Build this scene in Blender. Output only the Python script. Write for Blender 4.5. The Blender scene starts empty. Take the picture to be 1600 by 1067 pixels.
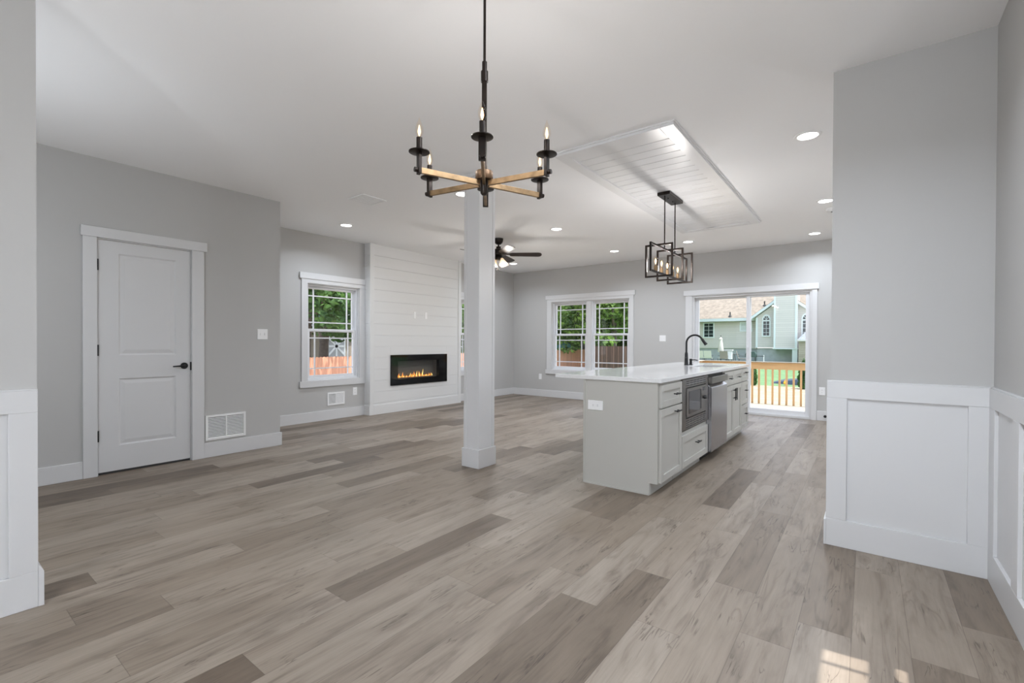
import bpy, bmesh, math, random
from mathutils import Vector, Matrix
random.seed(7)
D = bpy.data
SC = bpy.context.scene
COL = SC.collection
PI = math.pi

# ---------------------------------------------------------------- camera
CAM_H = 1.16
def make_camera():
    f, yaw, pitch, roll, cy = 729.326, 0.650177, 0.00744727, 0.00403846, 540.7725
    c, s = math.cos(yaw), math.sin(yaw)
    fwd, right, up = Vector((-s, c, 0)), Vector((c, s, 0)), Vector((0, 0, 1))
    f2 = fwd*math.cos(pitch) - up*math.sin(pitch)
    u2 = up*math.cos(pitch) + fwd*math.sin(pitch)
    r3 = right*math.cos(roll) + u2*math.sin(roll)
    u3 = u2*math.cos(roll) - right*math.sin(roll)
    cam = D.cameras.new('camera')
    cam.sensor_width = 36; cam.sensor_fit = 'HORIZONTAL'
    cam.lens = f/1600*36
    cam.shift_y = (cy-533.5)/1600
    cam.clip_start = 0.05; cam.clip_end = 400
    o = D.objects.new('camera', cam); COL.objects.link(o)
    m = Matrix((r3, u3, -f2)).transposed().to_4x4()
    m.translation = Vector((0, 0, CAM_H))
    o.matrix_world = m
    SC.camera = o
make_camera()
FWD = Vector((-math.sin(0.650177), math.cos(0.650177), 0))
RGT = Vector((math.cos(0.650177), math.sin(0.650177), 0))

# ---------------------------------------------------------------- view, sky, sun
SC.view_settings.view_transform = 'Standard'
SC.view_settings.look = 'None'
SC.view_settings.exposure = 0.14
SC.view_settings.gamma = 1.0
SC.view_settings.use_curve_mapping = False
try:
    SC.cycles.use_denoising = True
    SC.cycles.max_bounces = 10
    SC.cycles.diffuse_bounces = 6
    SC.cycles.glossy_bounces = 4
    SC.cycles.transparent_max_bounces = 16
    SC.cycles.sample_clamp_indirect = 6
    SC.cycles.caustics_reflective = False
    SC.cycles.caustics_refractive = False
except Exception:
    pass
w = D.worlds.new('sky'); SC.world = w; w.use_nodes = True
nt = w.node_tree; nt.nodes.clear()
tc = nt.nodes.new('ShaderNodeTexCoord'); sp = nt.nodes.new('ShaderNodeSeparateXYZ')
rp = nt.nodes.new('ShaderNodeValToRGB'); bg = nt.nodes.new('ShaderNodeBackground'); wo = nt.nodes.new('ShaderNodeOutputWorld')
rp.color_ramp.elements[0].position = 0.0; rp.color_ramp.elements[0].color = (0.93, 0.96, 1.0, 1)
rp.color_ramp.elements[1].position = 0.7; rp.color_ramp.elements[1].color = (0.60, 0.74, 1.0, 1)
nt.links.new(tc.outputs['Generated'], sp.inputs[0]); nt.links.new(sp.outputs['Z'], rp.inputs[0])
nt.links.new(rp.outputs[0], bg.inputs[0]); nt.links.new(bg.outputs[0], wo.inputs[0])
bg.inputs[1].default_value = 2.1

sun = D.lights.new('sun', 'SUN'); sun.energy = 6.6; sun.angle = math.radians(0.6); sun.color = (1.0, 0.96, 0.90)
so = D.objects.new('sun', sun); COL.objects.link(so)
so.rotation_euler = Vector((-1, -0.118, -2.78)).to_track_quat('-Z', 'Y').to_euler()
so.location = (10, 5, 20)

P_DOWN = 10.8       # watts of each recessed lamp
P_DOWNH = 10  # added recessed fill lamps, this one and the next two
P_HB = 27
P_HC = 4
P_BULB = 1.45       # chandelier candle
P_PEND = 3.0       # pendant bulb
P_FAN = 8.5
P_G1 = 152        # unseen globe lamps added to fill the rooms with light
P_G2 = 28
P_G3 = 45

# ---------------------------------------------------------------- materials
def mat(name, col=(0.8, 0.8, 0.8), rough=0.5, metal=0.0, **kw):
    m = D.materials.new(name); m.use_nodes = True
    b = m.node_tree.nodes['Principled BSDF']
    b.inputs['Base Color'].default_value = (*col, 1)
    b.inputs['Roughness'].default_value = rough
    b.inputs['Metallic'].default_value = metal
    for k, v in kw.items():
        b.inputs[k].default_value = v
    return m
def nodes(m):
    return m.node_tree, m.node_tree.nodes['Principled BSDF']
def add_noise_bump(m, scale=200, strength=0.05, dist=0.002, varied=0.0, vscale=3.0):
    nt, b = nodes(m)
    tc = nt.nodes.new('ShaderNodeTexCoord')
    n = nt.nodes.new('ShaderNodeTexNoise'); n.inputs['Scale'].default_value = scale; n.inputs['Detail'].default_value = 3
    bp = nt.nodes.new('ShaderNodeBump'); bp.inputs['Strength'].default_value = strength; bp.inputs['Distance'].default_value = dist
    nt.links.new(tc.outputs['Object'], n.inputs['Vector']); nt.links.new(n.outputs['Fac'], bp.inputs['Height'])
    nt.links.new(bp.outputs['Normal'], b.inputs['Normal'])
    if varied:
        c = b.inputs['Base Color'].default_value[:3]
        n2 = nt.nodes.new('ShaderNodeTexNoise'); n2.inputs['Scale'].default_value = vscale; n2.inputs['Detail'].default_value = 4
        r = nt.nodes.new('ShaderNodeValToRGB')
        r.color_ramp.elements[0].position = .3; r.color_ramp.elements[1].position = .7
        r.color_ramp.elements[0].color = (*[x*(1-varied) for x in c], 1)
        r.color_ramp.elements[1].color = (*[min(1, x*(1+varied)) for x in c], 1)
        nt.links.new(tc.outputs['Object'], n2.inputs['Vector']); nt.links.new(n2.outputs['Fac'], r.inputs[0])
        nt.links.new(r.outputs[0], b.inputs['Base Color'])
    return m
def emis(name, col, strength):
    m = D.materials.new(name); m.use_nodes = True
    nt = m.node_tree; nt.nodes.clear()
    e = nt.nodes.new('ShaderNodeEmission'); o = nt.nodes.new('ShaderNodeOutputMaterial')
    e.inputs[0].default_value = (*col, 1); e.inputs[1].default_value = strength
    nt.links.new(e.outputs[0], o.inputs[0]); return m
def glass_mat(name, tint=(1, 1, 1), ior=1.45, rough=0.0, mult=1.0):
    m = D.materials.new(name); m.use_nodes = True
    nt = m.node_tree; nt.nodes.clear()
    t = nt.nodes.new('ShaderNodeBsdfTransparent'); g = nt.nodes.new('ShaderNodeBsdfGlossy')
    fr = nt.nodes.new('ShaderNodeFresnel'); mx = nt.nodes.new('ShaderNodeMixShader'); o = nt.nodes.new('ShaderNodeOutputMaterial')
    mu = nt.nodes.new('ShaderNodeMath'); mu.operation = 'MULTIPLY'; mu.use_clamp = True; mu.inputs[1].default_value = mult
    t.inputs[0].default_value = (*tint, 1); g.inputs['Roughness'].default_value = rough; fr.inputs[0].default_value = ior
    ge = nt.nodes.new('ShaderNodeNewGeometry'); fb = nt.nodes.new('ShaderNodeMath'); fb.operation = 'SUBTRACT'; fb.inputs[0].default_value = 1.0
    mb_ = nt.nodes.new('ShaderNodeMath'); mb_.operation = 'MULTIPLY'
    nt.links.new(ge.outputs['Backfacing'], fb.inputs[1]); nt.links.new(fb.outputs[0], mb_.inputs[0])
    nt.links.new(fr.outputs[0], mb_.inputs[1]); nt.links.new(mb_.outputs[0], mu.inputs[0]); nt.links.new(mu.outputs[0], mx.inputs[0])
    nt.links.new(t.outputs[0], mx.inputs[1]); nt.links.new(g.outputs[0], mx.inputs[2]); nt.links.new(mx.outputs[0], o.inputs[0])
    return m

M = {}
M['wall'] = add_noise_bump(mat('grey_wall_paint', (0.50, 0.495, 0.485), 0.75), 260, .04, .001)
M['ceil'] = add_noise_bump(mat('ceiling_paint', (0.95, 0.95, 0.955), 0.85), 150, .03, .001)
M['trim'] = add_noise_bump(mat('white_trim_paint', (0.66, 0.66, 0.665), 0.38), 30, .02, .001)
M['gloss_white'] = mat('glossy_white_boards', (0.78, 0.78, 0.79), 0.28)
M['ship'] = mat('shiplap_white_paint', (0.70, 0.70, 0.695), 0.45)
M['vinyl'] = mat('window_vinyl', (0.74, 0.75, 0.77), 0.35)
M['black'] = mat('black_metal', (0.012, 0.012, 0.013), 0.38, 0.3)
M['bronze'] = add_noise_bump(mat('dark_bronze', (0.016, 0.010, 0.007), 0.36, 0.55), 60, .05, .001, .4, 20)
M['brass'] = add_noise_bump(mat('antique_brass', (0.30, 0.20, 0.11), 0.42, 0.85), 60, .05, .001, .3, 25)
M['brass_dark'] = mat('aged_bronze', (0.11, 0.065, 0.035), 0.45, 0.7)
M['steel'] = mat('stainless_steel', (0.42, 0.42, 0.44), 0.26, 1.0)
M['steel_dark'] = mat('dark_stainless', (0.22, 0.21, 0.20), 0.3, 1.0)
M['black_plastic'] = mat('black_plastic', (0.01, 0.01, 0.01), 0.45)
M['oven_glass'] = mat('oven_glass', (0.03, 0.03, 0.035), 0.06)
M['cab'] = add_noise_bump(mat('light_grey_cabinet_paint', (0.49, 0.48, 0.445), 0.42), 40, .02, .001)
M['plate'] = mat('white_plastic_plate', (0.88, 0.88, 0.88), 0.35)
M['slot'] = mat('dark_slot', (0.05, 0.05, 0.05), 0.6)
M['glass'] = glass_mat('window_glass')
M['bulb_glass'] = glass_mat('bulb_glass', (1.0, 0.97, 0.93), 1.3)
M['lamp'] = emis('lamp_lens', (1.0, 0.98, 0.95), 9)
M['filament'] = emis('bulb_filament', (1.0, 0.66, 0.36), 3.2)
M['filament2'] = emis('lit_filament', (1.0, 0.70, 0.40), 3.2)
M['fanbulb'] = emis('fan_bulb', (1.0, 0.86, 0.66), 1.6)
M['flame'] = emis('flame_orange', (1.0, 0.32, 0.05), 2.2)
M['flame2'] = emis('flame_yellow', (1.0, 0.62, 0.18), 2.6)
M['shade_glass'] = mat('frosted_shade', (0.95, 0.80, 0.62), 0.4)
nt_, b_ = nodes(M['shade_glass']); b_.inputs['Emission Color'].default_value = (1, .72, .45, 1); b_.inputs['Emission Strength'].default_value = 0.30
M['walnut'] = add_noise_bump(mat('dark_fan_blade', (0.022, 0.015, 0.012), 0.5, 0, **{'Specular IOR Level': .25}), 30, .05, .001, .4, 12)
M['firebox'] = mat('firebox_grey', (0.17, 0.17, 0.16), 0.7)
M['ember'] = mat('ember_bed', (0.25, 0.22, 0.2), 0.5)
M['hearth_glass'] = glass_mat('fireplace_glass', (0.85, 0.85, 0.85), 1.45, 0.0, 0.55)
M['hearth_black'] = mat('fireplace_black_glass', (0.003, 0.003, 0.004), 0.04, **{'Specular IOR Level': .18})
M['rubber'] = mat('rubber_black', (0.01, 0.01, 0.01), 0.7)

def quartz():
    m = mat('white_quartz', (0.80, 0.80, 0.80), 0.10)
    nt, b = nodes(m)
    tc = nt.nodes.new('ShaderNodeTexCoord')
    n = nt.nodes.new('ShaderNodeTexNoise'); n.inputs['Scale'].default_value = 350; n.inputs['Detail'].default_value = 2
    r = nt.nodes.new('ShaderNodeValToRGB')
    r.color_ramp.elements[0].position = .35; r.color_ramp.elements[0].color = (.66, .66, .66, 1)
    r.color_ramp.elements[1].position = .55; r.color_ramp.elements[1].color = (.82, .82, .82, 1)
    nt.links.new(tc.outputs['Object'], n.inputs['Vector']); nt.links.new(n.outputs['Fac'], r.inputs[0]); nt.links.new(r.outputs[0], b.inputs['Base Color'])
    return m
M['quartz'] = quartz()

def floor_mat():
    m = mat('vinyl_plank_floor', (.5, .45, .4), 0.36)
    nt, b = nodes(m); N = nt.nodes; L = nt.links
    def math_(op, a, b_=None, c=None):
        n = N.new('ShaderNodeMath'); n.operation = op
        for i, v in enumerate((a, b_, c)):
            if v is None: continue
            if isinstance(v, (int, float)): n.inputs[i].default_value = v
            else: L.new(v, n.inputs[i])
        return n.outputs[0]
    def comb(x, y, z):
        n = N.new('ShaderNodeCombineXYZ')
        for i, v in enumerate((x, y, z)):
            if isinstance(v, (int, float)): n.inputs[i].default_value = v
            else: L.new(v, n.inputs[i])
        return n.outputs[0]
    def ramp(fac, stops):
        n = N.new('ShaderNodeValToRGB'); e = n.color_ramp.elements
        while len(e) < len(stops): e.new(0.5)
        for i, (p, c) in enumerate(stops):
            e[i].position = p; e[i].color = (*c, 1) if len(c) == 3 else c
        L.new(fac, n.inputs[0]); return n.outputs[0]
    def noise(vec, scale, detail=4, rough=.5, dist=0):
        n = N.new('ShaderNodeTexNoise'); n.inputs['Scale'].default_value = scale; n.inputs['Detail'].default_value = detail
        n.inputs['Roughness'].default_value = rough; n.inputs['Distortion'].default_value = dist
        L.new(vec, n.inputs['Vector']); return n.outputs['Fac']
    def white(vec):
        n = N.new('ShaderNodeTexWhiteNoise'); n.noise_dimensions = '3D'; L.new(vec, n.inputs['Vector']); return n.outputs['Value']
    def mix(kind, fac, a, bb):
        n = N.new('ShaderNodeMix'); n.data_type = 'RGBA'; n.blend_type = kind
        for s, v in ((0, fac), (6, a), (7, bb)):
            if isinstance(v, (int, float)): n.inputs[s].default_value = v
            elif isinstance(v, tuple): n.inputs[s].default_value = (*v, 1)
            else: L.new(v, n.inputs[s])
        return n.outputs[2]
    tc = N.new('ShaderNodeTexCoord'); sx = N.new('ShaderNodeSeparateXYZ'); L.new(tc.outputs['Object'], sx.inputs[0])
    X, Y = sx.outputs['X'], sx.outputs['Y']
    PW, PL = 0.18, 1.22
    cx = math_('DIVIDE', math_('ADD', X, 0.22), PW)
    col = math_('FLOOR', cx); fx = math_('FRACT', cx)
    off = white(comb(col, 3.3, 1.7))
    cyy = math_('ADD', math_('DIVIDE', Y, PL), math_('MULTIPLY', off, 7.0))
    row = math_('FLOOR', cyy); fy = math_('FRACT', cyy)
    rid = white(comb(col, row, 5.1)); rid2 = white(comb(row, col, 9.4))
    vx = math_('ADD', X, math_('MULTIPLY', rid, 37.0)); vy = math_('ADD', Y, math_('MULTIPLY', rid2, 53.0))
    # slow tone inside a plank
    tone = ramp(rid, [(0.0, (0.149, 0.115, 0.086)), (0.13, (0.184, 0.146, 0.110)), (0.24, (0.243, 0.198, 0.155)), (0.45, (0.279, 0.231, 0.184)), (0.7, (0.306, 0.257, 0.209)), (1.0, (0.338, 0.290, 0.241))])
    v_soft = comb(math_('MULTIPLY', vx, 7.5), math_('MULTIPLY', vy, 1.15), rid)
    soft = noise(v_soft, 1.6, 5, .6, .6)
    c1 = mix('MULTIPLY', 1.0, tone, ramp(soft, [(.30, (.66, .635, .61)), (.46, (.96, .955, .95)), (.55, (1.02, 1.02, 1.02)), (.72, (1.16, 1.165, 1.17))]))
    v_gr = comb(math_('MULTIPLY', vx, 90.0), math_('MULTIPLY', vy, 3.0), rid)
    gr = noise(v_gr, 1.0, 4, .6, .3)
    c2 = mix('MULTIPLY', 1.0, c1, ramp(gr, [(.3, (.88, .87, .86)), (.6, (1.04, 1.04, 1.04))]))
    # wavy darker veins
    v_v = comb(math_('MULTIPLY', vx, 9.0), math_('MULTIPLY', vy, .85), rid)
    ve = noise(v_v, 1.3, 3, .5, 1.2)
    vein = math_('ABSOLUTE', math_('SUBTRACT', ve, 0.5))
    vmask = noise(comb(math_('MULTIPLY', vx, 3.0), math_('MULTIPLY', vy, 2.0), math_('ADD', rid, 4.0)), 1.4, 2, .5)
    vline = math_('MULTIPLY', ramp(vein, [(0.0, (1, 1, 1)), (0.045, (0, 0, 0))]), ramp(vmask, [(.46, (0, 0, 0)), (.58, (1, 1, 1))]))
    c3 = mix('MULTIPLY', math_('MULTIPLY', vline, 0.42), c2, (.45, .40, .36))
    # sharp dark checks (cracks)
    ck = noise(comb(math_('MULTIPLY', vx, 24.0), math_('MULTIPLY', vy, 2.0), math_('ADD', rid, 8.0)), 1.0, 3, .55, .9)
    ckl = math_('ABSOLUTE', math_('SUBTRACT', ck, 0.5))
    cm = noise(comb(math_('MULTIPLY', vx, 4.5), math_('MULTIPLY', vy, 3.0), math_('ADD', rid, 12.0)), 1.5, 2, .5)
    crack = math_('MULTIPLY', ramp(ckl, [(0.0, (1, 1, 1)), (0.02, (0, 0, 0))]), ramp(cm, [(.56, (0, 0, 0)), (.62, (1, 1, 1))]))
    c4 = mix('MULTIPLY', math_('MULTIPLY', crack, 0.8), c3, (.32, .28, .25))
    # knots
    vo = N.new('ShaderNodeTexVoronoi'); vo.inputs['Scale'].default_value = 1.0
    L.new(comb(math_('MULTIPLY', vx, 4.2), math_('MULTIPLY', vy, 1.5), rid), vo.inputs['Vector'])
    kn = ramp(vo.outputs['Distance'], [(0.03, (1, 1, 1)), (0.13, (0, 0, 0))])
    c5 = mix('MULTIPLY', math_('MULTIPLY', kn, 0.42), c4, (.50, .43, .38))
    rg = math_('SINE', math_('MULTIPLY', math_('ADD', vo.outputs['Distance'], math_('MULTIPLY', soft, .25)), 85.0))
    ringm = ramp(vo.outputs['Distance'], [(0.06, (1, 1, 1)), (0.30, (0, 0, 0))])
    c5 = mix('MULTIPLY', math_('MULTIPLY', math_('MULTIPLY', ramp(rg, [(.3, (0, 0, 0)), (.9, (1, 1, 1))]), ringm), .22), c5, (.6, .54, .5))
    # seams
    ex = math_('MULTIPLY', math_('MINIMUM', fx, math_('SUBTRACT', 1.0, fx)), PW)
    ey = math_('MULTIPLY', math_('MINIMUM', fy, math_('SUBTRACT', 1.0, fy)), PL)
    e = math_('MINIMUM', ex, ey)
    seam = ramp(math_('MULTIPLY', e, 100.0), [(0.06, (1, 1, 1)), (0.16, (0, 0, 0))])
    c6 = mix('MULTIPLY', math_('MULTIPLY', seam, 0.5), c5, (.3, .27, .25))
    c7 = mix('MULTIPLY', 1.0, c6, (.84, .82, .80))
    L.new(c7, b.inputs['Base Color'])
    L.new(ramp(gr, [(.2, (.40, .40, .40)), (.8, (.54, .54, .54))]), b.inputs['Roughness'])
    bp = N.new('ShaderNodeBump'); bp.inputs['Strength'].default_value = .12; bp.inputs['Distance'].default_value = .002
    L.new(math_('SUBTRACT', gr, seam), bp.inputs['Height']); L.new(bp.outputs['Normal'], b.inputs['Normal'])
    return m
M['floor'] = floor_mat()

def stripe_mat(name, base, dark, axis, pitch, frac=.06, rough=.7, varied=.12, noise_scale=(1, 1, 1), soft=False):
    """boards or clapboards: a dark joint every pitch metres along an object axis, each board of its own tone"""
    m = mat(name, base, rough); nt, b = nodes(m); N, L = nt.nodes, nt.links
    tc = N.new('ShaderNodeTexCoord'); sx = N.new('ShaderNodeSeparateXYZ'); L.new(tc.outputs['Object'], sx.inputs[0])
    d = N.new('ShaderNodeMath'); d.operation = 'DIVIDE'; d.inputs[1].default_value = pitch; L.new(sx.outputs[axis], d.inputs[0])
    fr = N.new('ShaderNodeMath'); fr.operation = 'FRACT'; L.new(d.outputs[0], fr.inputs[0])
    fl = N.new('ShaderNodeMath'); fl.operation = 'FLOOR'; L.new(d.outputs[0], fl.inputs[0])
    wn = N.new('ShaderNodeTexWhiteNoise'); wn.noise_dimensions = '1D'; L.new(fl.outputs[0], wn.inputs['W'])
    mp = N.new('ShaderNodeMapping'); mp.inputs['Scale'].default_value = noise_scale; L.new(tc.outputs['Object'], mp.inputs[0])
    no = N.new('ShaderNodeTexNoise'); no.inputs['Scale'].default_value = 3; no.inputs['Detail'].default_value = 5; L.new(mp.outputs[0], no.inputs['Vector'])
    add = N.new('ShaderNodeMath'); add.operation = 'ADD'; L.new(wn.outputs[0], add.inputs[0]); L.new(no.outputs['Fac'], add.inputs[1])
    r = N.new('ShaderNodeValToRGB'); r.color_ramp.elements[0].position = .35; r.color_ramp.elements[1].position = 1.0
    hv = N.new('ShaderNodeMath'); hv.operation = 'MULTIPLY'; hv.inputs[1].default_value = .66; L.new(add.outputs[0], hv.inputs[0]); L.new(hv.outputs[0], r.inputs[0])
    r.color_ramp.elements[0].color = (*[c*(1-varied) for c in base], 1); r.color_ramp.elements[1].color = (*[min(1, c*(1+varied)) for c in base], 1)
    lt = N.new('ShaderNodeMath'); lt.operation = 'LESS_THAN'; lt.inputs[1].default_value = frac; L.new(fr.outputs[0], lt.inputs[0])
    mx = N.new('ShaderNodeMix'); mx.data_type = 'RGBA'; L.new(lt.outputs[0], mx.inputs[0]); L.new(r.outputs[0], mx.inputs[6]); mx.inputs[7].default_value = (*dark, 1)
    L.new(mx.outputs[2], b.inputs['Base Color']); return m
M['cedar'] = stripe_mat('cedar_pickets', (0.72, 0.36, 0.24), (.35, .16, .10), 'Y', 0.14, .10, .8, .12, (1, 8, .6))
M['oldfence'] = stripe_mat('weathered_fence_boards', (0.115, 0.075, 0.055), (.03, .02, .015), 'X', 0.14, .08, .85, .35, (8, 1, .8))
M['siding'] = stripe_mat('beige_clapboard', (0.70, 0.66, 0.63), (.54, .52, .50), 'Z', 0.16, .10, .7, .03)
M['siding_brown'] = stripe_mat('brown_clapboard', (0.36, 0.31, 0.25), (.22, .19, .16), 'Z', 0.16, .10, .7, .04)
M['foundation'] = add_noise_bump(mat('blue_grey_foundation', (0.44, 0.47, 0.49), 0.8), 20, .1, .01, .08, 3)
M['house_trim'] = mat('house_white_trim', (0.80, 0.86, 0.88), 0.5)
M['shingle'] = add_noise_bump(mat('tan_shingles', (0.28, 0.235, 0.185), 0.9), 20, .2, .02, .22, 4)
M['shingle_grey'] = add_noise_bump(mat('grey_shingles', (0.22, 0.24, 0.27), 0.9), 20, .2, .02, .18, 5)
M['darkwin'] = mat('dark_house_pane', (0.035, 0.045, 0.05), 0.08)
M['paleblind'] = mat('pale_blind', (0.60, 0.68, 0.68), 0.5)
M['wood'] = stripe_mat('new_deck_timber', (0.66, 0.40, 0.19), (.5, .3, .14), 'Z', 9.0, .0, .6, .18, (6, 6, 1))
M['wood2'] = stripe_mat('new_rail_timber', (0.66, 0.42, 0.20), (.5, .3, .14), 'Z', 9.0, .0, .6, .2, (1, 8, 8))
M['deck'] = stripe_mat('deck_boards', (0.38, 0.335, 0.26), (.2, .17, .13), 'Y', 0.14, .05, .7, .08, (1, 6, 1))
M['lawn'] = add_noise_bump(mat('lawn', (0.13, 0.23, 0.095), 0.9), 40, .4, .03, .18, 1.5)
M['straw'] = add_noise_bump(mat('straw_ground', (0.34, 0.29, 0.20), 0.9), 30, .5, .03, .22, 2.5)
M['bark'] = add_noise_bump(mat('bark', (0.12, 0.10, 0.085), 0.9), 12, .5, .03, .35, 5)
def leaf_mat(name, a, b_col):
    m = mat(name, a, .55); nt, b = nodes(m); N, L = nt.nodes, nt.links
    tc = N.new('ShaderNodeTexCoord'); n = N.new('ShaderNodeTexNoise'); n.inputs['Scale'].default_value = 1.3; n.inputs['Detail'].default_value = 6
    r = N.new('ShaderNodeValToRGB'); r.color_ramp.elements[0].position = .35; r.color_ramp.elements[1].position = .65
    r.color_ramp.elements[0].color = (*a, 1); r.color_ramp.elements[1].color = (*b_col, 1)
    L.new(tc.outputs['Object'], n.inputs['Vector']); L.new(n.outputs['Fac'], r.inputs[0]); L.new(r.outputs[0], b.inputs['Base Color'])
    tr = N.new('ShaderNodeBsdfTranslucent'); L.new(r.outputs[0], tr.inputs[0])
    mx = N.new('ShaderNodeMixShader'); mx.inputs[0].default_value = .35
    out = [x for x in N if x.type == 'OUTPUT_MATERIAL'][0]
    L.new(b.outputs[0], mx.inputs[1]); L.new(tr.outputs[0], mx.inputs[2]); L.new(mx.outputs[0], out.inputs[0])
    return m
M['leaf'] = leaf_mat('leaves_green', (0.04, 0.10, 0.02), (0.30, 0.48, 0.10))
M['leaf_dark'] = leaf_mat('leaves_dark_green', (0.03, 0.08, 0.02), (0.12, 0.24, 0.06))
M['arbor'] = leaf_mat('arborvitae_green', (0.03, 0.10, 0.02), (0.12, 0.26, 0.06))
M['sling'] = mat('pale_sling_fabric', (0.72, 0.72, 0.66), .7)
M['sling_brown'] = mat('brown_sling_fabric', (0.28, 0.25, 0.22), .7)
M['canvas'] = mat('cream_canvas', (0.72, 0.69, 0.62), .8)
M['teal'] = mat('teal_canvas', (0.20, 0.50, 0.52), .7)
M['patio'] = mat('concrete_patio', (0.55, 0.56, 0.55), .85)
M['tarp'] = mat('dark_blue_tarp', (0.03, 0.05, 0.08), .45)
M['yellow'] = mat('orange_yellow_flag', (0.85, 0.42, 0.02), .6)
M['bluegrey'] = mat('blue_grey_slab', (0.26, 0.35, 0.38), .8)

m_ = M['shade_glass']; nt_, b_ = nodes(m_)
tl_ = nt_.nodes.new('ShaderNodeBsdfTranslucent'); tl_.inputs[0].default_value = (1, .93, .84, 1)
mx_ = nt_.nodes.new('ShaderNodeMixShader'); mx_.inputs[0].default_value = .6
o_ = [x for x in nt_.nodes if x.type == 'OUTPUT_MATERIAL'][0]
nt_.links.new(b_.outputs[0], mx_.inputs[1]); nt_.links.new(tl_.outputs[0], mx_.inputs[2]); nt_.links.new(mx_.outputs[0], o_.inputs[0])
b_.inputs['Emission Strength'].default_value = 0.1

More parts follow.
